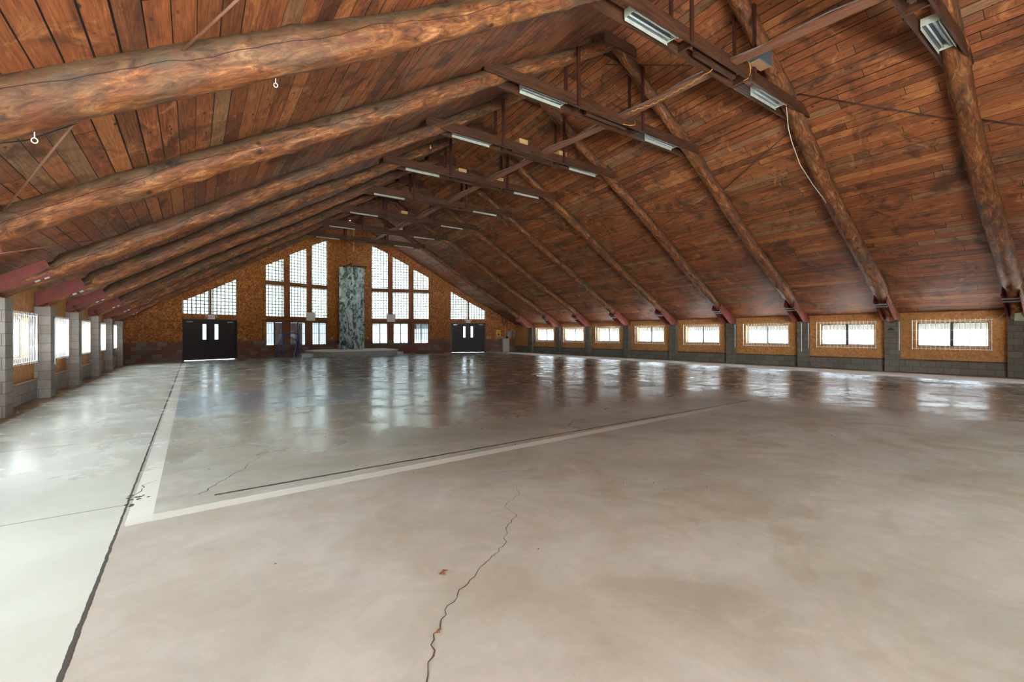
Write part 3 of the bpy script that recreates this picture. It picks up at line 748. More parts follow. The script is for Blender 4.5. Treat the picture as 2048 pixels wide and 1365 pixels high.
# ------------------------------------------------------------------ BACK WALL (behind the camera) with unseen openings sized to shape the daylight
def back_wall():
    mb = MB(); y0, y1 = YB - .16, YB
    xs = [XL, -2.3, 3.7, 4.1, 8.5, 14.4, 20.1, XR]
    opens = {1: (.3, 3.4), 3: (0.0, 2.2)}
    for k in range(len(xs) - 1):
        a, b = xs[k], xs[k + 1]; n = max(1, int((b - a) / 1.0))
        for q in range(n):
            p, r = a + (b - a) * q / n, a + (b - a) * (q + 1) / n
            ztp = (deck_z(p, y0) + .05, deck_z(r, y0) + .05)
            def seg(z0, za, zb):
                mb.add([(p,y0,z0),(r,y0,z0),(r,y1,z0),(p,y1,z0),(p,y0,za),(r,y0,zb),(r,y1,zb),(p,y1,za)], [(0,3,2,1),(4,5,6,7),(0,1,5,4),(1,2,6,5),(2,3,7,6),(3,0,4,7)])
            if k in opens:
                lo, hi = opens[k]; hi = min(hi, min(ztp) - .25)
                if lo > 0: seg(0, lo, lo)
                seg(hi, *ztp)
            else: seg(0, *ztp)
    mb.w = [(p[0], 0, p[2]) for p in mb.v]
    mb.build('wall_back', M['osb'], kind='structure')
back_wall()

# ------------------------------------------------------------------ DECK (ceiling): rough-sawn boards laid along the hall
for side in (-1, 1):
    ys = [YB - .5 + k * .75 for k in range(int((34.4 - YB + .5) / .75) + 2)]
    mb = MB(); n = 2; rows = []
    for y in ys:
        zl, rx, rz, zr = roof_section(y)
        xo = XL - .4 if side < 0 else XR + .85
        for k in range(n + 1):
            x = xo + (rx - xo) * k / n; rows.append((x, y))
    vs = [(x, y, deck_z(x, y)) for x, y in rows]; vt = [(x, y, deck_z(x, y) + .16) for x, y in rows]
    ws = []
    for x, y in rows:
        a = (x - XL) / math.cos(R(30)) if side < 0 else 60 + (XR - x) / math.cos(R(32.5)); ws.append((a, y, 0))
    N = len(vs); m = n + 1; fs = []
    for r in range(len(ys) - 1):
        for k in range(n):
            a = r * m + k; fs.append((a, a + 1, a + m + 1, a + m)); fs.append((N + a, N + a + m, N + a + m + 1, N + a + 1))
        for k in (0, n):
            a = r * m + k; fs.append((a, a + m, N + a + m, N + a))
    for k in range(n):
        for r in (0, len(ys) - 1): a = r * m + k; fs.append((a, a + 1, N + a + 1, N + a))
    mb.add(vs + vt, fs, ws + ws)
    mb.build('ceiling_left' if side < 0 else 'ceiling_right', M['deck'], kind='structure')

# ------------------------------------------------------------------ LOG TRUSSES
TIE = {-3: (5.0, 13.2, 7.0), -2: (5.0, 13.2, 7.0), -1: (5.0, 13.6, 6.98), 0: (5.0, 13.2, 7.02), 1: (4.98, 12.75, 6.90), 2: (5.05, 12.35, 6.92), 3: (4.95, 12.15, 6.86), 4: (4.83, 12.15, 6.80),
       5: (4.84, 12.1, 6.78), 6: (4.63, 11.97, 6.74), 7: (4.7, 11.95, 6.76)}
def truss_y(i, x):
    a = (LY if i >= 1 else RY)[i] + .2; b = RY[i] + .2
    return a + (b - a) * (x - XL) / (XR - XL)
def axis_pt(i, side, t):
    """t = 0 at the wall, 1 at the ridge"""
    rx, rz = RIDGE[i]; x0, z0 = (XL, ZLI.get(i, 2.13)) if side < 0 else (XR, ZRI.get(i, 1.94))
    bow = {(0, 1): -.02}.get((i, side), 0) * math.sin(math.pi * t)
    return Vector((x0 + (rx - x0) * t, truss_y(i, x0 + (rx - x0) * t), z0 + (rz - z0) * t + bow))
def log_mesh(i, side):
    rnd = random.Random(i * 7 + side + 100)
    near = {-1: 1, 0: 1, 1: 1, 2: .8}.get(i, .5)
    segs, n = (150, 26) if i in (-1, 0, 1) else ((110, 20) if i in (2, 3) else (70, 14))
    r0 = {-1: .235, 0: .235, 1: .205}.get(i, .195); r1 = r0 * .74
    t0 = .01; p0 = axis_pt(i, side, t0); p1 = axis_pt(i, side, 1.0)
    L = (p1 - p0).length; d = (p1 - p0).normalized(); sd = Vector((0, 1, 0)); up = sd.cross(d)
    if up.z < 0: up = -up
    knots = [(rnd.uniform(.8, L), rnd.uniform(0, 2 * math.pi), rnd.uniform(.02, .05), rnd.uniform(.07, .13)) for _ in range(26 if i < 3 else 16)]
    seed = rnd.uniform(0, 90); vs = []; ws = []; fs = []
    for k in range(segs + 1):
        t = k / segs; s = L * t
        c = axis_pt(i, side, t0 + (1 - t0) * t)
        c = c + sd * .035 * math.sin(s * .7 + seed) + up * (.025 * math.sin(s * .93 + seed * 2) - .02)
        r = r0 + (r1 - r0) * t
        cut = 1.0
        if s < (.9 if side < 0 else 1.55): cut = (.80 if side > 0 else .8); c = c - up * (.025 if side > 0 else .03)           # the log is trimmed where it sits between the steel plates
        for q in range(n):
            a = 2 * math.pi * q / n; ca, sa = math.cos(a), math.sin(a)
            nz = noise.noise(Vector((s * .8 + seed, ca * 1.2, sa * 1.2))) * .022 + noise.noise(Vector((s * 3 + seed, ca * 3, sa * 3))) * .008
            rr = r * cut + nz
            for (ks, ka, kh, kw) in knots:
                if abs(ks - s) < .3:
                    da = math.atan2(math.sin(a - ka), math.cos(a - ka)) * r
                    e = ((s - ks) ** 2 * .55 + da * da) / (kw * kw)
                    if e < 6: rr += kh * math.exp(-e * 1.4)
            off = sd * ca * rr + up * sa * rr
            if sa > 0 and off.dot(up) > .215: off -= up * (off.dot(up) - .215)
            vs.append(c + off); ws.append((s, sa * rr * 1.0, ca * rr))
    for k in range(segs):
        for q in range(n):
            a, b = k * n + q, k * n + (q + 1) % n; fs.append((a, b, b + n, a + n))
    fs += [tuple(range(n))[::-1], tuple(range(segs * n, (segs + 1) * n))]
    mb = MB(); mb.add(vs, fs, ws); return mb
def truss_label(i):
    if i < -1: return 'peeled log roof truss behind the view'
    base = 'peeled log roof truss, '
    return base + ['nearest to the camera, crossing the top right corner', 'second from the camera, thick log filling the upper left', 'third from the camera, first with a complete tie', 'fourth from the camera',
                   'fifth from the camera', 'sixth from the camera', 'fourth from the gable end', 'next to last before the gable', 'farthest, right before the gable'][i + 1]
truss_label_fix = {4: 'sixth from the camera', 5: 'seventh from the camera', 6: 'next to last before the gable', 7: 'farthest, right in front of the gable wall'}
def truss(i):
    rx, rz = RIDGE[i]; xl, xr, zb = TIE[i]; y = truss_y(i, (xl + xr) / 2)
    lab = truss_label(i) if i not in truss_label_fix else 'peeled log roof truss, ' + truss_label_fix[i]
    root = empty('log_truss', (rx, y, 0), lab, 'roof truss', 'log roof trusses')
    off = .19 if i < 2 else .17
    for side in (-1, 1):
        lg = log_mesh(i, side).build('log', M['log'], root, smooth=True)
        # steel shoe plates on both faces of the log foot
        xs = (lambda x: x) if side < 0 else (lambda x: x)
        poly = [(-2.79, 1.985), (-1.96, 2.43), (-2.07, 2.68), (-2.79, 2.27)] if side < 0 else [(20.59, 1.84), (20.59, 2.02), (19.32, 2.72), (19.18, 2.43), (20.02, 1.84)]
        for fy in (-1, 1):
            yw = truss_y(i, poly[1][0]) + fy * .178
            pl = MB(); pl.prism(poly, 'y', yw - .008, yw + .008)
            bolts = [(-2.10, 2.60), (-2.04, 2.46), (-2.45, 2.33)] if side < 0 else [(19.36, 2.62), (19.28, 2.47), (19.8, 2.2)]
            P = pl.build('steel_plate', M['redsteel'], root)
            for (bx_, bz_) in bolts:
                bl = MB(); bl.tube([(bx_, yw - .022, bz_), (bx_, yw + .022, bz_)], .017, 8); bl.build('bolt', M['redsteel'], P)
        st = MB(); yc_ = truss_y(i, poly[1][0])
        d = Vector((.86, 0, .46)).normalized() if side < 0 else Vector((-.83, 0, .56)).normalized()
        up = Vector((-d.z, 0, d.x)) if side < 0 else Vector((d.z, 0, -d.x))
        foot = Vector((-2.03, yc_, 2.37)) if side < 0 else Vector((19.22, yc_, 2.36))
        for f in (-.02, -.15):
            c = foot + d * f
            st.bar(c - Vector((0, .172, 0)), c + Vector((0, .172, 0)), .07, .008, up=tuple(up))
            for s_ in (-1, 1): st.bar(c + Vector((0, .172 * s_, -.0)), c + Vector((0, .172 * s_, 0)) + up * .10, .07, .008, up=(0, 1, 0))
        st.build('strap', M['galv'], root)
    for fy in (-1, 1):
        tp = MB(); dy = fy * off
        tp.bar((xl, y + dy, zb + .13), (xr, y + dy, zb + .13), .042, .26, wo=i * 3.0); tp.build('tie_plank', M['tie'], root)
        rp = MB(); rp.bar((rx - .62, y + fy * .2, rz - .18), (rx + .62, y + fy * .2, rz - .18), .045, .28); rp.build('ridge_plate', M['tie'], root)
    cx = (xl + xr) / 2
    sp = MB(); sp.bar((cx - .75, y, zb + .12), (cx + .75, y, zb + .12), .09, .2)
    sp.bar((cx - .15, y - off - .035, zb + .05), (cx + .95, y - off - .035, zb + .05), .03, .09)
    for s in (-1.05, 1.05): sp.bar((cx + s, y - off + .02, zb + .13), (cx + s, y + off - .02, zb + .13), .045, .2)
    sp.build('splice_block', M['tie'], root)
    for s in (-1.2, 1.2):
        side = -1 if cx + s < rx else 1; x0 = XL if side < 0 else XR
        t = (cx + s - x0) / (rx - x0); zt = axis_pt(i, side, t).z
        for fy in (-1, 1):
            hg = MB(); dy = fy * (off + .04)
            hg.bar((cx + s + .0, y + dy, zb + .02), (cx + s + .0, y + dy, zt + .05), .04, .09, up=(1, 0, 0)); hg.build('hanger', M['hanger'], root)
    # safety mesh stapled under the tie beside the lights
    if i in (0, 1):
        ms = MB(); 
        for (u0, u1) in ((cx + 1.1, cx + 1.75),):
            nx = int((u1 - u0) / .05)
            for k in range(nx + 1):
                x = u0 + (u1 - u0) * k / nx; ms.bar((x, y - off, zb - .004), (x, y + off, zb - .004), .0014, .0014)
            for k in range(7):
                yy = y - off + 2 * off * k / 6; ms.bar((u0, yy, zb - .004), (u1, yy, zb - .004), .0014, .0014)
        ms.build('wire_mesh', M['galv'], root)
    if -1 <= i:
        for s, wh in ((-2.1, 'left'), (2.35, 'right')):
            light(i, cx + s, y, zb, wh)
def light(i, x, y, zb, wh):
    o = ORD[i + 1]
    where = 'the %s half of the %s tie from the camera' % (wh, o) if i < 7 else 'the %s half of the farthest tie' % wh
    root = empty('fluorescent_light', (x, y, zb), 'cream fluorescent fixture in ' + where, 'light fixture', 'fluorescent fixtures in the ties')
    L = .62; w_ = .13; h = .19; z = zb + .012
    hs = MB()
    hs.box(x - L, x + L, y - w_, y - w_ + .006, z, z + h); hs.box(x - L, x + L, y + w_ - .006, y + w_, z, z + h); hs.box(x - L, x + L, y - w_, y + w_, z + h, z + h + .006)
    HS = hs.build('housing', M['cream'], root)
    if i < 3:
        rf = MB()
        rf.add([(x-L,y-w_+.01,z+.07),(x+L,y-w_+.01,z+.07),(x+L,y-.02,z+h-.02),(x-L,y-.02,z+h-.02),(x+L,y+.02,z+h-.02),(x-L,y+.02,z+h-.02),(x+L,y+w_-.01,z+.07),(x-L,y+w_-.01,z+.07)], [(0,1,2,3),(3,2,4,5),(5,4,6,7)])
        rf.build('reflector', M['refl'], HS)
        for dy in (-.055, .055):
            tb = MB(); tb.tube([(x - L + .03, y + dy, z + .08), (x + L - .03, y + dy, z + .08)], .017, 10); tb.build('tube', M['tubeglass'], root, smooth=True)
    ec = MB()
    for s in (-1, 1): ec.box(x + s * L - .008, x + s * L + .008, y - w_, y + w_, z + .05, z + h)
    ec.build('end_cap', M['cream'], HS)
for i in range(-2, 8): truss(i)

# ------------------------------------------------------------------ THINGS UNDER THE ROOF
for i in range(-1, 7):
    ya, yb = TRUSS_Y[i] + .17, TRUSS_Y[i + 1] - .17
    xa = (TIE[i][0] + TIE[i][1]) / 2 + .35; xb = (TIE[i + 1][0] + TIE[i + 1][1]) / 2 + .35; za = TIE[i][2] + .16; zb_ = TIE[i + 1][2] + .16
    root = empty('spine_plank', ((xa + xb) / 2, (ya + yb) / 2, za - .1), 'red-brown plank with metal conduit linking the %s and %s ties from the camera' % (ORD[i + 1], ORD[i + 2]), 'plank', 'spine planks under the ridge')
    mb = MB(); mb.bar((xa, ya, za), (xb, yb, zb_), .26, .045); mb.build('plank', M['spine'], root)
    mb = MB(); pts = []
    for k in range(13):
        t = k / 12; pts.append((xa + (xb - xa) * t - .13 - .02 * math.sin(t * 9 + i), ya + (yb - ya) * t, za + (zb_ - za) * t + .03 + .02 * math.sin(t * 7 + i)))
    mb.tube(pts, .014, 6); mb.build('conduit', M['galv'], root, smooth=True)
mb = MB(); rnd = random.Random(3); P = []
ctrl = [(9.02, 5.35, 6.98), (9.05, 5.9, 6.93), (9.1, 6.4, 6.95), (9.25, 7.0, 7.02), (9.16, 7.5, 7.04), (9.2, 8.05, 7.1)]
for a in range(len(ctrl) - 1):
    for k in range(14):
        t = k / 14; p = Vector(ctrl[a]).lerp(Vector(ctrl[a + 1]), t); q = (a * 14 + k) * 1.15; P.append(p + Vector((.012 * math.sin(q), 0, .012 * math.cos(q))))
mb.tube(P, .010, 6); mb.build('extension_cord', M['ycord'], smooth=True, label='twisted yellow extension cord slung beside the spine plank between the second and third ties', cat='cord')
mb = MB(); mb.tube([(10.0, 5.12, 7.45), (10.03, 5.08, 7.3), (10.08, 5.09, 7.15), (10.02, 5.12, 7.0), (9.98, 5.2, 6.98)], .009, 6)
mb.build('cord_loop', M['ycord'], smooth=True, label='short yellow cord looping over the second tie beside the grey floodlight', cat='cord')
mb = MB(); mb.tube([(9.55, 7.85, 7.0), (9.5, 7.8, 6.86), (9.35, 7.85, 6.82), (9.2, 7.95, 6.86)], .008, 6)
mb.build('cord_loop', M['ycord'], smooth=True, label='short yellow cord looping under the third tie', cat='cord')
mb = MB(); P = [(11.85, 5.12, 6.9), (11.95, 5.12, 6.4), (12.15, 5.12, 6.1), (12.6, 5.12, 5.64), (13.35, 5.12, 5.28), (14.1, 5.15, 5.05), (14.4, 5.2, 5.0)]
mb.tube(P, .009, 6); mb.build('hanging_cable', M['wcord'], smooth=True, label='thin pale cable drooping from the second tie to the log below it', cat='cable')
# floodlight on the second tie
root = empty('floodlight', (10.3, 5.05, 7.35), 'grey box-shaped floodlight mounted above the second tie', 'floodlight')
mb = MB(); mb.prism([(10.0, 7.36), (10.62, 7.36), (10.62, 7.74), (10.45, 7.80), (10.2, 7.70), (10.02, 7.5)], 'y', 4.88, 5.14); mb.build('housing', M['horn'], root, bevel=.02)
mb = MB(); mb.box(10.08, 10.56, 4.91, 5.11, 7.335, 7.362); mb.build('lens', M['lens'], root)
mb = MB(); mb.bar((10.4, 5.15, 7.15), (10.4, 5.12, 7.45), .05, .02); mb.bar((10.2, 5.15, 7.2), (10.2, 5.12, 7.45), .05, .02); mb.build('bracket', M['galv'], root)
# tan speaker boxes sitting on ties
bx = [(2, 8.3, 'left of centre on the fourth tie'), (2, 9.9, 'right of centre on the fourth tie'), (3, 7.9, 'left of centre on the fifth tie'), (3, 9.5, 'right of centre on the fifth tie'), (5, 8.2, 'on the seventh tie'), (6, 9.1, 'on the next to last tie')]
for i, x, tx in bx:
    y = TRUSS_Y[i]; z = TIE[i][2] + .262
    mb = MB(); mb.box(x - .16, x + .16, y - .19, y + .19, z, z + .17); mb.build('plywood_box', M['pine'], label='small tan plywood box ' + tx, cat='box', group='plywood boxes on the ties', bevel=.004)
# tension rods under the boards
def on_deck(x, y, d=.10): return (x, y, deck_z(x, y) - d)
rods = [((-.16, 5.25), (.75, 3.7), 'pale diagonal tension rod above the thick log at upper left', 'rodl'), ((-.72, 5.6), (-1.9, 8.1), 'pale diagonal tension rod crossing the boards between the two nearest left logs', 'rodl'),
        ((2.67, 5.9), (3.05, 8.1), 'thin upright rod between the second and third left logs', 'rodl'), ((3.4, 8.5), (3.9, 11.1), 'thin upright rod between the third and fourth left logs', 'rodl'),
        ((-2.6, 9.6), (-1.5, 11.2), 'thin faint rod near the foot of the fourth left log', 'rodl'),
        ((12.5, 5.1), (14.3, 2.5), 'dark tension rod on the right boards between the two nearest logs', 'rod'), ((14.4, 2.2), (15.4, .6), 'dark tension rod on the right boards leaving at the frame edge', 'rod'),
        ((9.6, 8.9), (11.5, 5.7), 'long dark tension rod near the ridge behind the second tie', 'rod'), ((13.26, 5.6), (14.25, 8.1), 'dark rod sloping from the second right log down to the third', 'rod'),
        ((14.3, 8.6), (14.9, 11.1), 'dark rod sloping from the third right log down to the fourth', 'rod'), ((14.95, 11.4), (15.6, 14.2), 'dark rod sloping from the fourth right log down to the fifth', 'rod'),
        ((12.4, 17.6), (14.9, 8.6), 'faint long rod crossing several bays of the right boards', 'rod')]
for a, b, tx, mt in rods:
    mb = MB(); mb.tube([on_deck(*a), on_deck(*b)], .013 if mt == 'rodl' else .014, 6); mb.build('tension_rod', M[mt], smooth=True, label=tx, cat='rod')
# eye hooks below the logs
for (x, y, z, tx) in ((-1.06, 5.31, 2.98, 'white ring hook under the thick upper-left log'), (.72, 5.31, 4.0, 'small metal ring hook further up the thick left log'), (5.3, 11.3, 6.75 - .3, 'small ring hook under the fourth left log')):
    mb = MB(); c = [(x + .019 * math.cos(a), y, z + .022 * math.sin(a)) for a in [k * math.pi / 5 for k in range(11)]]; mb.tube(c, .004, 6); mb.tube([(x, y, z + .02), (x, y, z + .07)], .004, 6)
    mb.build('ring_hook', M['white'], smooth=True, label=tx, cat='hook')
# thin wire from the nearest left log, upper left
mb = MB(); mb.tube([(-1.6, 5.9, 3.0), (-1.2, 5.75, 3.1), (-.9, 5.6, 3.25), (-.55, 5.5, 3.5)], .006, 5); mb.build('slack_wire', M['black'], smooth=True, label='slack dark wire below the thick upper-left log', cat='wire')
# rope tied from the nearest right log to the window grille
mb = MB(); mb.tube([(20.0, 2.36, 2.55), (20.12, 2.42, 2.35), (20.25, 2.5, 2.12), (20.38, 2.6, 1.93), (20.44, 2.72, 1.82), (20.47, 2.84, 1.80)], .010, 6)
mb.build('rope', M['wcord'], smooth=True, label='pale rope hanging from the nearest right log to the window grille corner', cat='rope')
mb = MB(); mb.bar((20.1, 2.20, 1.72), (19.98, 2.12, 2.9), .02, .3, up=(0, 1, 0)); mb.build('leaning_board', M['palegreen'], label='pale green board standing at the right frame edge on the nearest pillar', cat='board')

# ------------------------------------------------------------------ CLIMBING TOWER on its platform
plat = empty('platform', (8.8, 29.5, 0), 'low concrete platform with white top under the climbing tower', 'platform')
def gyo(x, d=.05): return gy(x) - d
outline = [(6.79, 28.3), (10.5, 28.35), (11.05, 28.75), (11.2, gyo(11.2)), (8.92, gyo(8.92)), (5.9, gyo(5.9)), (6.05, 29.5)]
mb = MB(); mb.prism(outline, 'z', 0, .33); mb.build('base', M['concrete'], plat)
c = Vector((8.7, 30.2)); big = [tuple(Vector(p) + (Vector(p) - c).normalized() * .05) if p[1] < 30 else p for p in outline]
mb = MB(); mb.prism(big, 'z', .33, .39); mb.build('top_slab', M['platwhite'], plat)
mb = MB(); mb.prism([(6.03, 29.6), (5.45, 29.75), (5.4, gyo(5.4)), (5.88, gyo(5.88))], 'z', 0, .19); mb.build('step', M['platwhite'], plat)
mb = MB(); mb.prism([(11.1, 28.95), (11.65, 29.2), (11.7, gyo(11.7)), (11.22, gyo(11.22))], 'z', 0, .19); mb.build('step', M['platwhite'], plat)

root = empty('climbing_tower', (8.85, 31.2, .39), 'tall grey artificial rock climbing tower at the centre of the gable', 'climbing tower')
nc = Vector((8.89, 30.46)); la = Vector((-.743, .669)) * 1.2; ra = Vector((.669, .743)) * 1.2
corners = [nc, nc + ra, nc + ra + la, nc + la]
mb = MB(); nz_, per = 90, 26; ring = []
for k in range(4):
    for q in range(per): ring.append(corners[k].lerp(corners[(k + 1) % 4], q / per))
cc = sum(corners, Vector((0, 0))) / 4; N = len(ring); vs = []
for j in range(nz_ + 1):
    z = .39 + 5.5 * j / nz_
    for idx, p in enumerate(ring):
        k = idx // per; q = idx % per
        nr = [Vector((.669, -.743)), Vector((.743, .669)), Vector((-.669, .743)), Vector((-.743, -.669))][k]
        edge = min(q, per - q) / per
        P3 = Vector((p.x, p.y, z * .6))
        h = noise.noise(P3 * 2.1) * .12 + noise.noise(P3 * 5) * .06 + noise.noise(P3 * 11) * .03
        # deep sinuous groove down the near faces
        h -= .09 * math.exp(-((noise.noise(Vector((q * .06, z * .9, k * 3.7))) * 1.5) ** 2) * 40)
        h *= min(1, edge * 6) if k in (1,) else min(1, edge * 8)
        if k == 0: h = h * 1.15 + (.05 if z > 4.4 else 0) * min(1, edge * 5)
        vs.append((p.x + nr.x * h, p.y + nr.y * h, z))
fs = []
for j in range(nz_):
    for q in range(N):
        a, b = j * N + q, j * N + (q + 1) % N; fs.append((a, b, b + N, a + N))
fs += [tuple(range(N))[::-1], tuple(range(nz_ * N, (nz_ + 1) * N))]
mb.add(vs, fs); mb.build('rock_shell', M['rock'], root, smooth=True)
rnd = random.Random(11)
fl = la; 
for k in range(64):
    u = rnd.uniform(.08, .92); z = rnd.uniform(.7, 5.7); left = k % 3 != 0
    base = (nc + la * u) if left else (nc + ra * u); nr = Vector((-.669, -.743)) if left else Vector((.743, -.669))
    p = base + nr * .09; m = rnd.choice(['yellow', 'stub', 'black', 'black', 'black', 'cream', 'blue', 'black'])
    h = MB(); h.sphere((p.x, p.y, z), rnd.uniform(.03, .055), 8, 5, (1, 1, rnd.uniform(.6, 1.2))); h.build('climbing_hold', M[m], root, smooth=True)
# belay arms on top and a red safety strap
for (p0, p1) in (((8.25, 30.95, 5.9), (8.6, 30.6, 6.06)), ((8.8, 30.6, 5.92), (9.7, 31.1, 6.02))):
    h = MB(); h.tube([p0, p1], .04, 8); h.tube([(p0[0], p0[1], 5.85), p0], .035, 8); h.tube([(p1[0], p1[1], 5.85), p1], .035, 8); h.sphere(p0, .07); h.sphere(p1, .07); h.build('belay_arm', M['black'], root, smooth=True)
h = MB(); h.tube([(8.2, 30.75, 3.0), (8.38, 30.7, 2.45), (8.42, 30.68, 1.8), (8.47, 30.66, 1.35)], .02, 6); h.build('safety_strap', M['stub'], root, smooth=True)
h = MB(); h.tube([(8.14, 30.85, 3.25), (8.2, 30.78, 3.0), (8.3, 30.75, 2.75)], .014, 6); h.build('cream_sling', M['cream'], root, smooth=True)

mb = MB(); mb.box(7.93, 8.25, 31.35, 31.65, .392, .70); mb.build('cardboard_box', M['card'], label='small brown cardboard box on the platform left of the climbing tower', cat='box', bevel=.004)

# ------------------------------------------------------------------ BLUE TUBE FRAME
root = empty('tube_frame', (4.78, 30.4, 0), 'blue bent-tube step frame standing by the left gable windows', 'frame')
sc_ = 1.108
def fr(pts, Y): 
    return [(x * sc_, Y, 1.3727 + (z - 1.3727) * sc_) for x, z in pts]
def smooth_pts(P, n=6):
    out = []; P = [Vector(p) for p in P]; Q = [P[0]] + P + [P[-1]]
    for a in range(1, len(Q) - 2):
        p0, p1, p2, p3 = Q[a-1], Q[a], Q[a+1], Q[a+2]
        for k in range(n):
            t = k / n; out.append(.5 * ((2*p1) + (p2-p0)*t + (2*p0-5*p1+4*p2-p3)*t*t + (3*p1-p0-3*p2+p3)*t**3))
    out.append(P[-1]); return out
f1 = [(3.69,.14),(3.86,.86),(4.02,1.29),(4.17,1.44),(4.44,1.46),(4.67,1.42),(4.84,1.29),(4.88,.85),(4.91,.14)]
f2 = [(4.06,.13),(4.02,.82),(4.03,1.27),(4.14,1.33),(4.42,1.22),(4.64,1.07),(4.71,.92),(4.69,.8),(4.64,.53),(4.54,.16)]
P1 = fr(f1, 30.55); P2 = fr(f2, 30.25)
P1[0] = (P1[0][0], 30.55, .0); P1[-1] = (P1[-1][0], 30.55, .0); P2[0] = (P2[0][0], 30.25, .0); P2[-1] = (P2[-1][0], 30.25, .0)
for P_ in (P1, P2):
    mb = MB(); mb.tube(smooth_pts(P_), .034, 10); mb.build('bent_tube', M['blue'], root, smooth=True)
mb = MB(); mb.bar((P1[2][0], 30.55, 1.28), (P2[2][0], 30.25, 1.27), .04, .04); mb.bar((P1[6][0], 30.55, 1.25), (P2[5][0], 30.25, 1.02), .03, .03); mb.build('cross_brace', M['blue'], root)

# ------------------------------------------------------------------ THINGS ON THE GABLE WALL
for side, tx in ((-1, 'left'), (1, 'right')):
    s0, s1 = (2.38, 2.95) if side < 0 else (2.48, 3.02)
    root = empty('wall_panel', gp(side, (s0 + s1) / 2, 2.27), 'square pale beige panel fixed over the window mullion on the %s of the tower' % tx, 'panel')
    mb = MB(); slab(mb, side, s0, s1, 2.27, 2.27, 2.81, 2.81, -.09, -.02); mb.build('panel_board', M['beigewall'], root, bevel=.01)
    mb = MB(); slab(mb, side, s0 + .1, s1 - .1, 2.4, 2.4, 2.7, 2.7, -.02, 0.0); mb.build('wall_bracket', M['alu'], root)
    root = empty('curtain_rod', gp(side, 3.5, 2.23), 'thin dark rod across the heads of the low windows on the %s' % tx, 'rod')
    mb = MB(); mb.tube([gp(side, 1.1 if side > 0 else 1.45, 2.235, -.05), gp(side, 5.66, 2.235, -.05)], .014, 8); mb.build('rod', M['black'], root, smooth=True)
    mb = MB()
    for s in (1.6, 3.4, 5.5): mb.bar(gp(side, s, 2.235, -.05), gp(side, s, 2.235, 0), .02, .02)
    mb.build('bracket', M['black'], root)
    for s, z0, z1 in ((5.5, 1.08, 1.98),) if side < 0 else ((4.09, 1.1, 2.05), (5.46, 1.45, 2.1)):
        mb = MB(); mb.bar(gp(side, s, z0, -.03), gp(side, s, z1, -.03), .05, .03, up=(1, 0, 0)); mb.build('pull_handle', M['black'] if side < 0 or s < 5 else M['tie'], label='long dark upright bar on the wall %s' % ('left of the leftmost low window' if side < 0 else ('between the two rightmost low windows' if s < 5 else 'right of the rightmost low window')), cat='bar')
for side, s, z, tx in ((-1, 1.2, 1.12, 'just left of the climbing tower'), (1, 1.23, 1.12, 'just right of the climbing tower'), (-1, 6.46, 1.14, 'between the left door and the windows')):
    root = empty('wall_outlet', gp(side, s, z - .06), 'small cream wall outlet box ' + tx, 'outlet')
    mb = MB(); slab(mb, side, s - .05, s + .05, z - .06, z - .06, z + .06, z + .06, -.045, 0); mb.build('outlet_box', M['cream'], root, bevel=.004)
    mb = MB()
    for dzv in (-.025, .025): slab(mb, side, s - .018, s + .018, z + dzv - .012, z + dzv - .012, z + dzv + .012, z + dzv + .012, -.049, -.045)
    mb.build('socket', M['black'], root)
root = empty('aed_cabinet', gp(1, 10.33, 1.2), 'bright yellow cabinet hung right of the right double door', 'cabinet')
mb = MB()
for (a, b, z0, z1) in ((10.17, 10.22, 1.2, 1.7), (10.44, 10.49, 1.2, 1.7), (10.17, 10.49, 1.2, 1.26), (10.17, 10.49, 1.64, 1.7)): slab(mb, 1, a, b, z0, z0, z1, z1, -.13, 0)
mb.build('yellow_frame', M['yellow'], root)
mb = MB(); slab(mb, 1, 10.22, 10.44, 1.26, 1.26, 1.64, 1.64, -.09, 0); mb.build('inner_box', plain('amber_box', srgb(196, 150, 40), .4), root)
mb = MB(); slab(mb, 1, 10.27, 10.39, 1.29, 1.29, 1.38, 1.38, -.10, -.09); mb.build('device', M['black'], root)
for (a, b, tx) in ((9.43, 9.77, 'beside the right double door frame'), (10.12, 10.73, 'directly beneath the yellow cabinet'), (10.79, 11.3, 'behind the pedestal')):
    mb = MB(); slab(mb, 1, a, b, .995, .995, 1.2, 1.2, -.04, 0); mb.build('backing_board', M['pine'], label='tan wooden backing board ' + tx, cat='board', group='backing boards')
for (a, b, tx) in ((11.31, 11.66, 'larger grey electrical box right of the yellow cabinet'), (11.87, 12.1, 'smaller grey electrical box nearest the gable corner')):
    b = min(b, 11.68) if a < 11.7 else b
    if a > 11.7: a, b = 11.69, 11.74
root = empty('electrical_box', gp(1, 11.15, 1.2), 'large grey electrical box right of the yellow cabinet', 'electrical box')
mb = MB(); slab(mb, 1, 10.98, 11.3, 1.21, 1.21, 1.62, 1.62, -.12, 0); mb.build('enclosure', M['greybox'], root, bevel=.006)
mb = MB(); slab(mb, 1, 11.0, 11.02, 1.38, 1.38, 1.46, 1.46, -.135, -.12); mb.build('latch', M['black'], root)
root = empty('electrical_box', gp(1, 11.53, 1.2), 'narrow grey electrical box nearest the gable corner', 'electrical box')
mb = MB(); slab(mb, 1, 11.45, 11.62, 1.22, 1.22, 1.6, 1.6, -.10, 0); mb.build('enclosure', M['greybox'], root, bevel=.006)
mb = MB(); slab(mb, 1, 11.47, 11.485, 1.38, 1.38, 1.44, 1.44, -.112, -.10); mb.build('latch', M['black'], root)
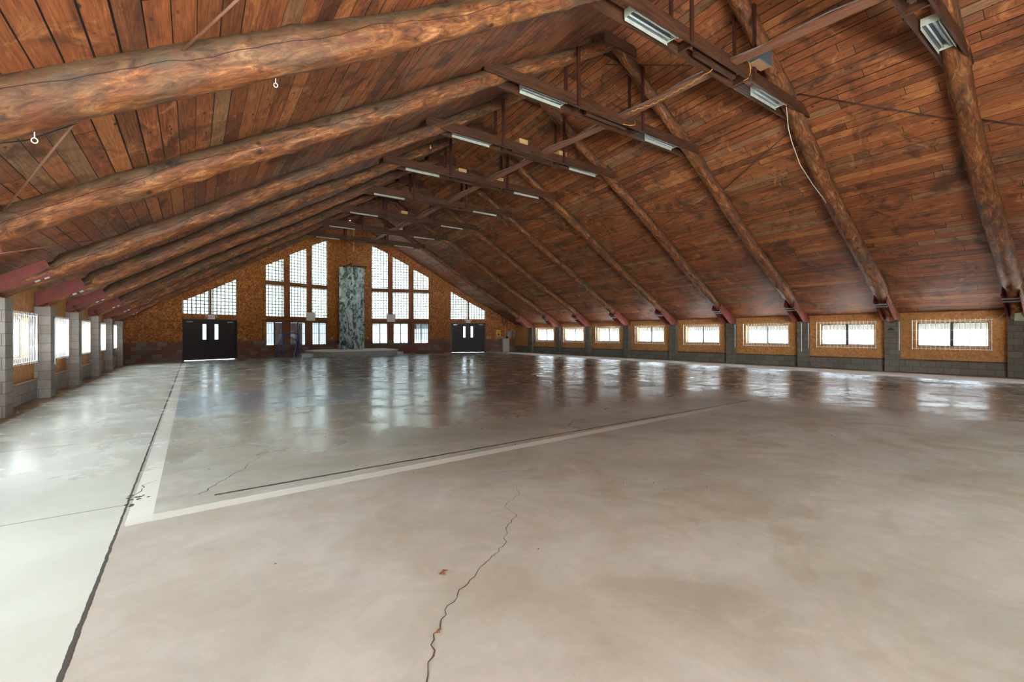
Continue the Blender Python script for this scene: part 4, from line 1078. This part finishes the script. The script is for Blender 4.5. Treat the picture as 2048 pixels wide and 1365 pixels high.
# pedestal with a little pump on top
root = empty('pedestal', (19.6, 28.0, 0), 'beige block pedestal against the right gable wall', 'pedestal')
px0 = gp(1, 10.55, 0, -.62); 
mb = MB(); slab(mb, 1, 10.55, 11.02, 0, 0, 1.0, 1.0, -.55, -.05); mb.build('column', plain('beige_block', srgb(190, 172, 160), .8, 0, .15), root, bevel=.006)
mb = MB(); slab(mb, 1, 10.53, 11.04, 1.0, 1.0, 1.04, 1.04, -.57, -.05); mb.build('cap', M['alu'], root)
mb = MB(); c = gp(1, 10.9, 1.13, -.3); mb.sphere(c, .10, 12, 8, (1.2, 1, .8)); mb.tube([(c[0], c[1], 1.04), (c[0], c[1], 1.1)], .05, 10); mb.tube([c, (c[0] + .18, c[1], c[2] + .02)], .02, 8)
mb.build('bubbler', M['black'], smooth=True, label='black rounded fitting sitting on the beige pedestal', cat='fitting')
# dark cable bundle drooping by the roof edge
root = empty('cable_bundle', gp(1, 10.9, 2.1), 'dark tangle of cables hanging from the roof edge above the electrical boxes', 'cable')
rnd = random.Random(21)
for k in range(9):
    s = 10.75 + rnd.uniform(-.12, .35); zt = 2.95 + rnd.uniform(-.15, .05); zl = rnd.uniform(2.0, 2.5)
    mb = MB(); mb.tube(smooth_pts([gp(1, s, zt, -.05), gp(1, s + rnd.uniform(-.1, .1), (zt + zl) / 2, -.10), gp(1, s + rnd.uniform(-.15, .05), zl, -.06)], 4), .018, 6); mb.build('cable', M['black'], root, smooth=True)
mb = MB(); mb.tube([gp(1, 10.85, 2.0, -.04), gp(1, 10.9, 1.2, -.04)], .010, 6); mb.build('drop_cable', M['wcord'], root, smooth=True)
# timber batten at the apex
mb = MB(); mb.bar((9.27, gy(9.27) - .03, 7.25), (9.27, gy(9.27) - .03, 9.0), .03, .09, up=(1, 0, 0)); mb.build('batten', M['pine'], label='narrow orange batten standing on the gable above the tower', cat='batten')
# bowed pale strip hung behind the farthest tie
mb = MB(); mb.tube([(7.5 + 1.3 * k / 12, 27.6, 6.95 - .22 * math.sin(math.pi * k / 12)) for k in range(13)], .03, 8); mb.build('hanging_hoop', M['spine'], smooth=True, label='bowed pale brown strip hanging behind the farthest tie', cat='strip')
for x in (7.5, 8.8): pass

# ------------------------------------------------------------------ BITS ON THE FLOOR
rnd = random.Random(9)
leaves = [(1.17, 2.34, .032, 'curled brown dead leaf lying left of the long crack'), (.92, 1.89, .02, 'small tan leaf scrap lying on the long crack')]
for x, y, s, tx in leaves:
    mb = MB(); n = 9; vs = [(x, y, .012)]
    for k in range(n):
        a = 2 * math.pi * k / n; rr = s * (1 + .45 * math.cos(2 * a) + rnd.uniform(-.2, .2)); vs.append((x + rr * math.cos(a + .6), y + rr * math.sin(a + .6) * .7, .003 + .012 * abs(math.sin(a * 1.5))))
    mb.add(vs, [(0, 1 + k, 1 + (k + 1) % n) for k in range(n)]); mb.build('dead_leaf', M['deadleaf'], label=tx, cat='leaf', fix=False)
spots = [(rnd.uniform(-2, 7), rnd.uniform(1.7, 8)) for _ in range(34)]
for k, (x, y) in enumerate(spots):
    r = rnd.uniform(.004, .009); mb = MB(); mb.sphere((x, y, r * .5), r, 6, 4, (1.2, .9, .6)); mb.build('pebble', M['pebble'], label='tiny speck of grit lying loose on the concrete floor', cat='pebble', group='grit specks on the floor')

# ------------------------------------------------------------------ OUTDOORS seen through the low windows
def tree(x, y, h, r, tx, nleaf, crown):
    root = empty('tree', (x, y, -.16), tx, 'tree', 'trees beyond the gable')
    rnd = random.Random(int(x * 10 + y)); mb = MB()
    P = [(x + rnd.uniform(-.1, .1) * k, y + rnd.uniform(-.1, .1) * k, -.16 + h * k / 6) for k in range(7)]
    mb.tube(P, [r * (1 - .1 * k) for k in range(7)], 8); mb.build('trunk', M['bark'], root, smooth=True)
    if nleaf:
        mb = MB(); cx, cy, cz = P[-1]
        for _ in range(nleaf):
            a, b = rnd.uniform(0, 2 * math.pi), math.acos(rnd.uniform(-1, 1)); q = crown * rnd.uniform(.5, 1) 
            c = Vector((cx + q * math.sin(b) * math.cos(a), cy + q * math.sin(b) * math.sin(a), cz + q * .8 * math.cos(b)))
            u = Vector((rnd.uniform(-1, 1), rnd.uniform(-1, 1), rnd.uniform(-1, 1))).normalized(); v = u.orthogonal().normalized(); s = rnd.uniform(.10, .2)
            mb.add([c + u * s, c + v * s * .5, c - u * s, c - v * s * .5], [(0, 1, 2, 3)])
        mb.build('foliage', M['leafg'], root, fix=False)
tree(-2.5, 37, 5.0, .16, 'green leafy tree outside beyond the left double door', 2600, 3.2)
tree(3.5, 41.0, 4.5, .14, 'green tree trunk seen through the leftmost low window', 1800, 2.4)
for k, (x, y) in enumerate([(7.2, 36.5), (12.0, 38), (13.2, 36), (14.6, 39), (11.2, 41), (16.0, 37)]):
    tree(x, y, 7, .13, 'bare dark tree trunk standing outside beyond the gable windows', 0, 0)
mb = MB(); mb.box(4.6, 6.4, 35.0, 35.1, -.16, 2.2); mb.build('blue_screen_panel', plain('pale_blue_panel', srgb(176, 190, 204), .7), label='pale blue panel standing outside the middle left low window', cat='panel')

mb = MB(); mb.box(29.0, 29.2, -14, 70, -.16, 3.4)  # added wall: darkens the view out while the near ground stays bright
mb.build('added_screen_wall', plain('grey_render', srgb(112, 114, 116), .9, 0, .2), label='long plain wall added outdoors to dim the view through the right-hand windows', cat='wall')
mb = MB(); mb.box(-11.2, -11.0, -16, 120, -.16, 3.2)  # added wall: blocks the low bright sky behind the left grilles
mb.build('added_screen_wall', plain('dark_render', srgb(52, 54, 56), .9, 0, .2), label='long dark wall added outdoors to dim the view through the left-hand windows', cat='wall')
# soffit boards under the eaves
for side in (-1, 1):
    x0 = XL - .17 if side < 0 else XR + .17; x1 = XL - .39 if side < 0 else XR + .83; mb = MB()
    ys = [YB, 31.5]
    vs = [(x, y, deck_z(x, y) - d) for d in (.012, .03) for y in ys for x in (x0, x1)]
    mb.add(vs, [(0,1,3,2),(4,5,7,6),(0,1,5,4),(1,3,7,5),(3,2,6,7),(2,0,4,6)])
    mb.build('trim_%d' % (1 if side < 0 else 2), M['soffit'], kind='structure')
# daylight portals: one per run of openings
portal('portal_right', (XR + .25, 11, 1.3), (0, R(90), 0), 1.4, 38)
portal('portal_left', (XL - .25, 11, 1.3), (0, R(-90), 0), 1.4, 38)
portal('portal_back', (8.9, YB - .3, 4.3), (R(90), 0, 0), 24, 8.8)
g0 = math.atan(KP)
portal('portal_gable_left', gp(-1, 5.6, 4.2, .35), (R(-90), 0, math.atan2(KP, 1)), 12.5, 8.8)
portal('portal_gable_right', gp(1, 5.6, 4.2, .35), (R(-90), 0, -math.atan2(KP, 1)), 12.5, 8.8)
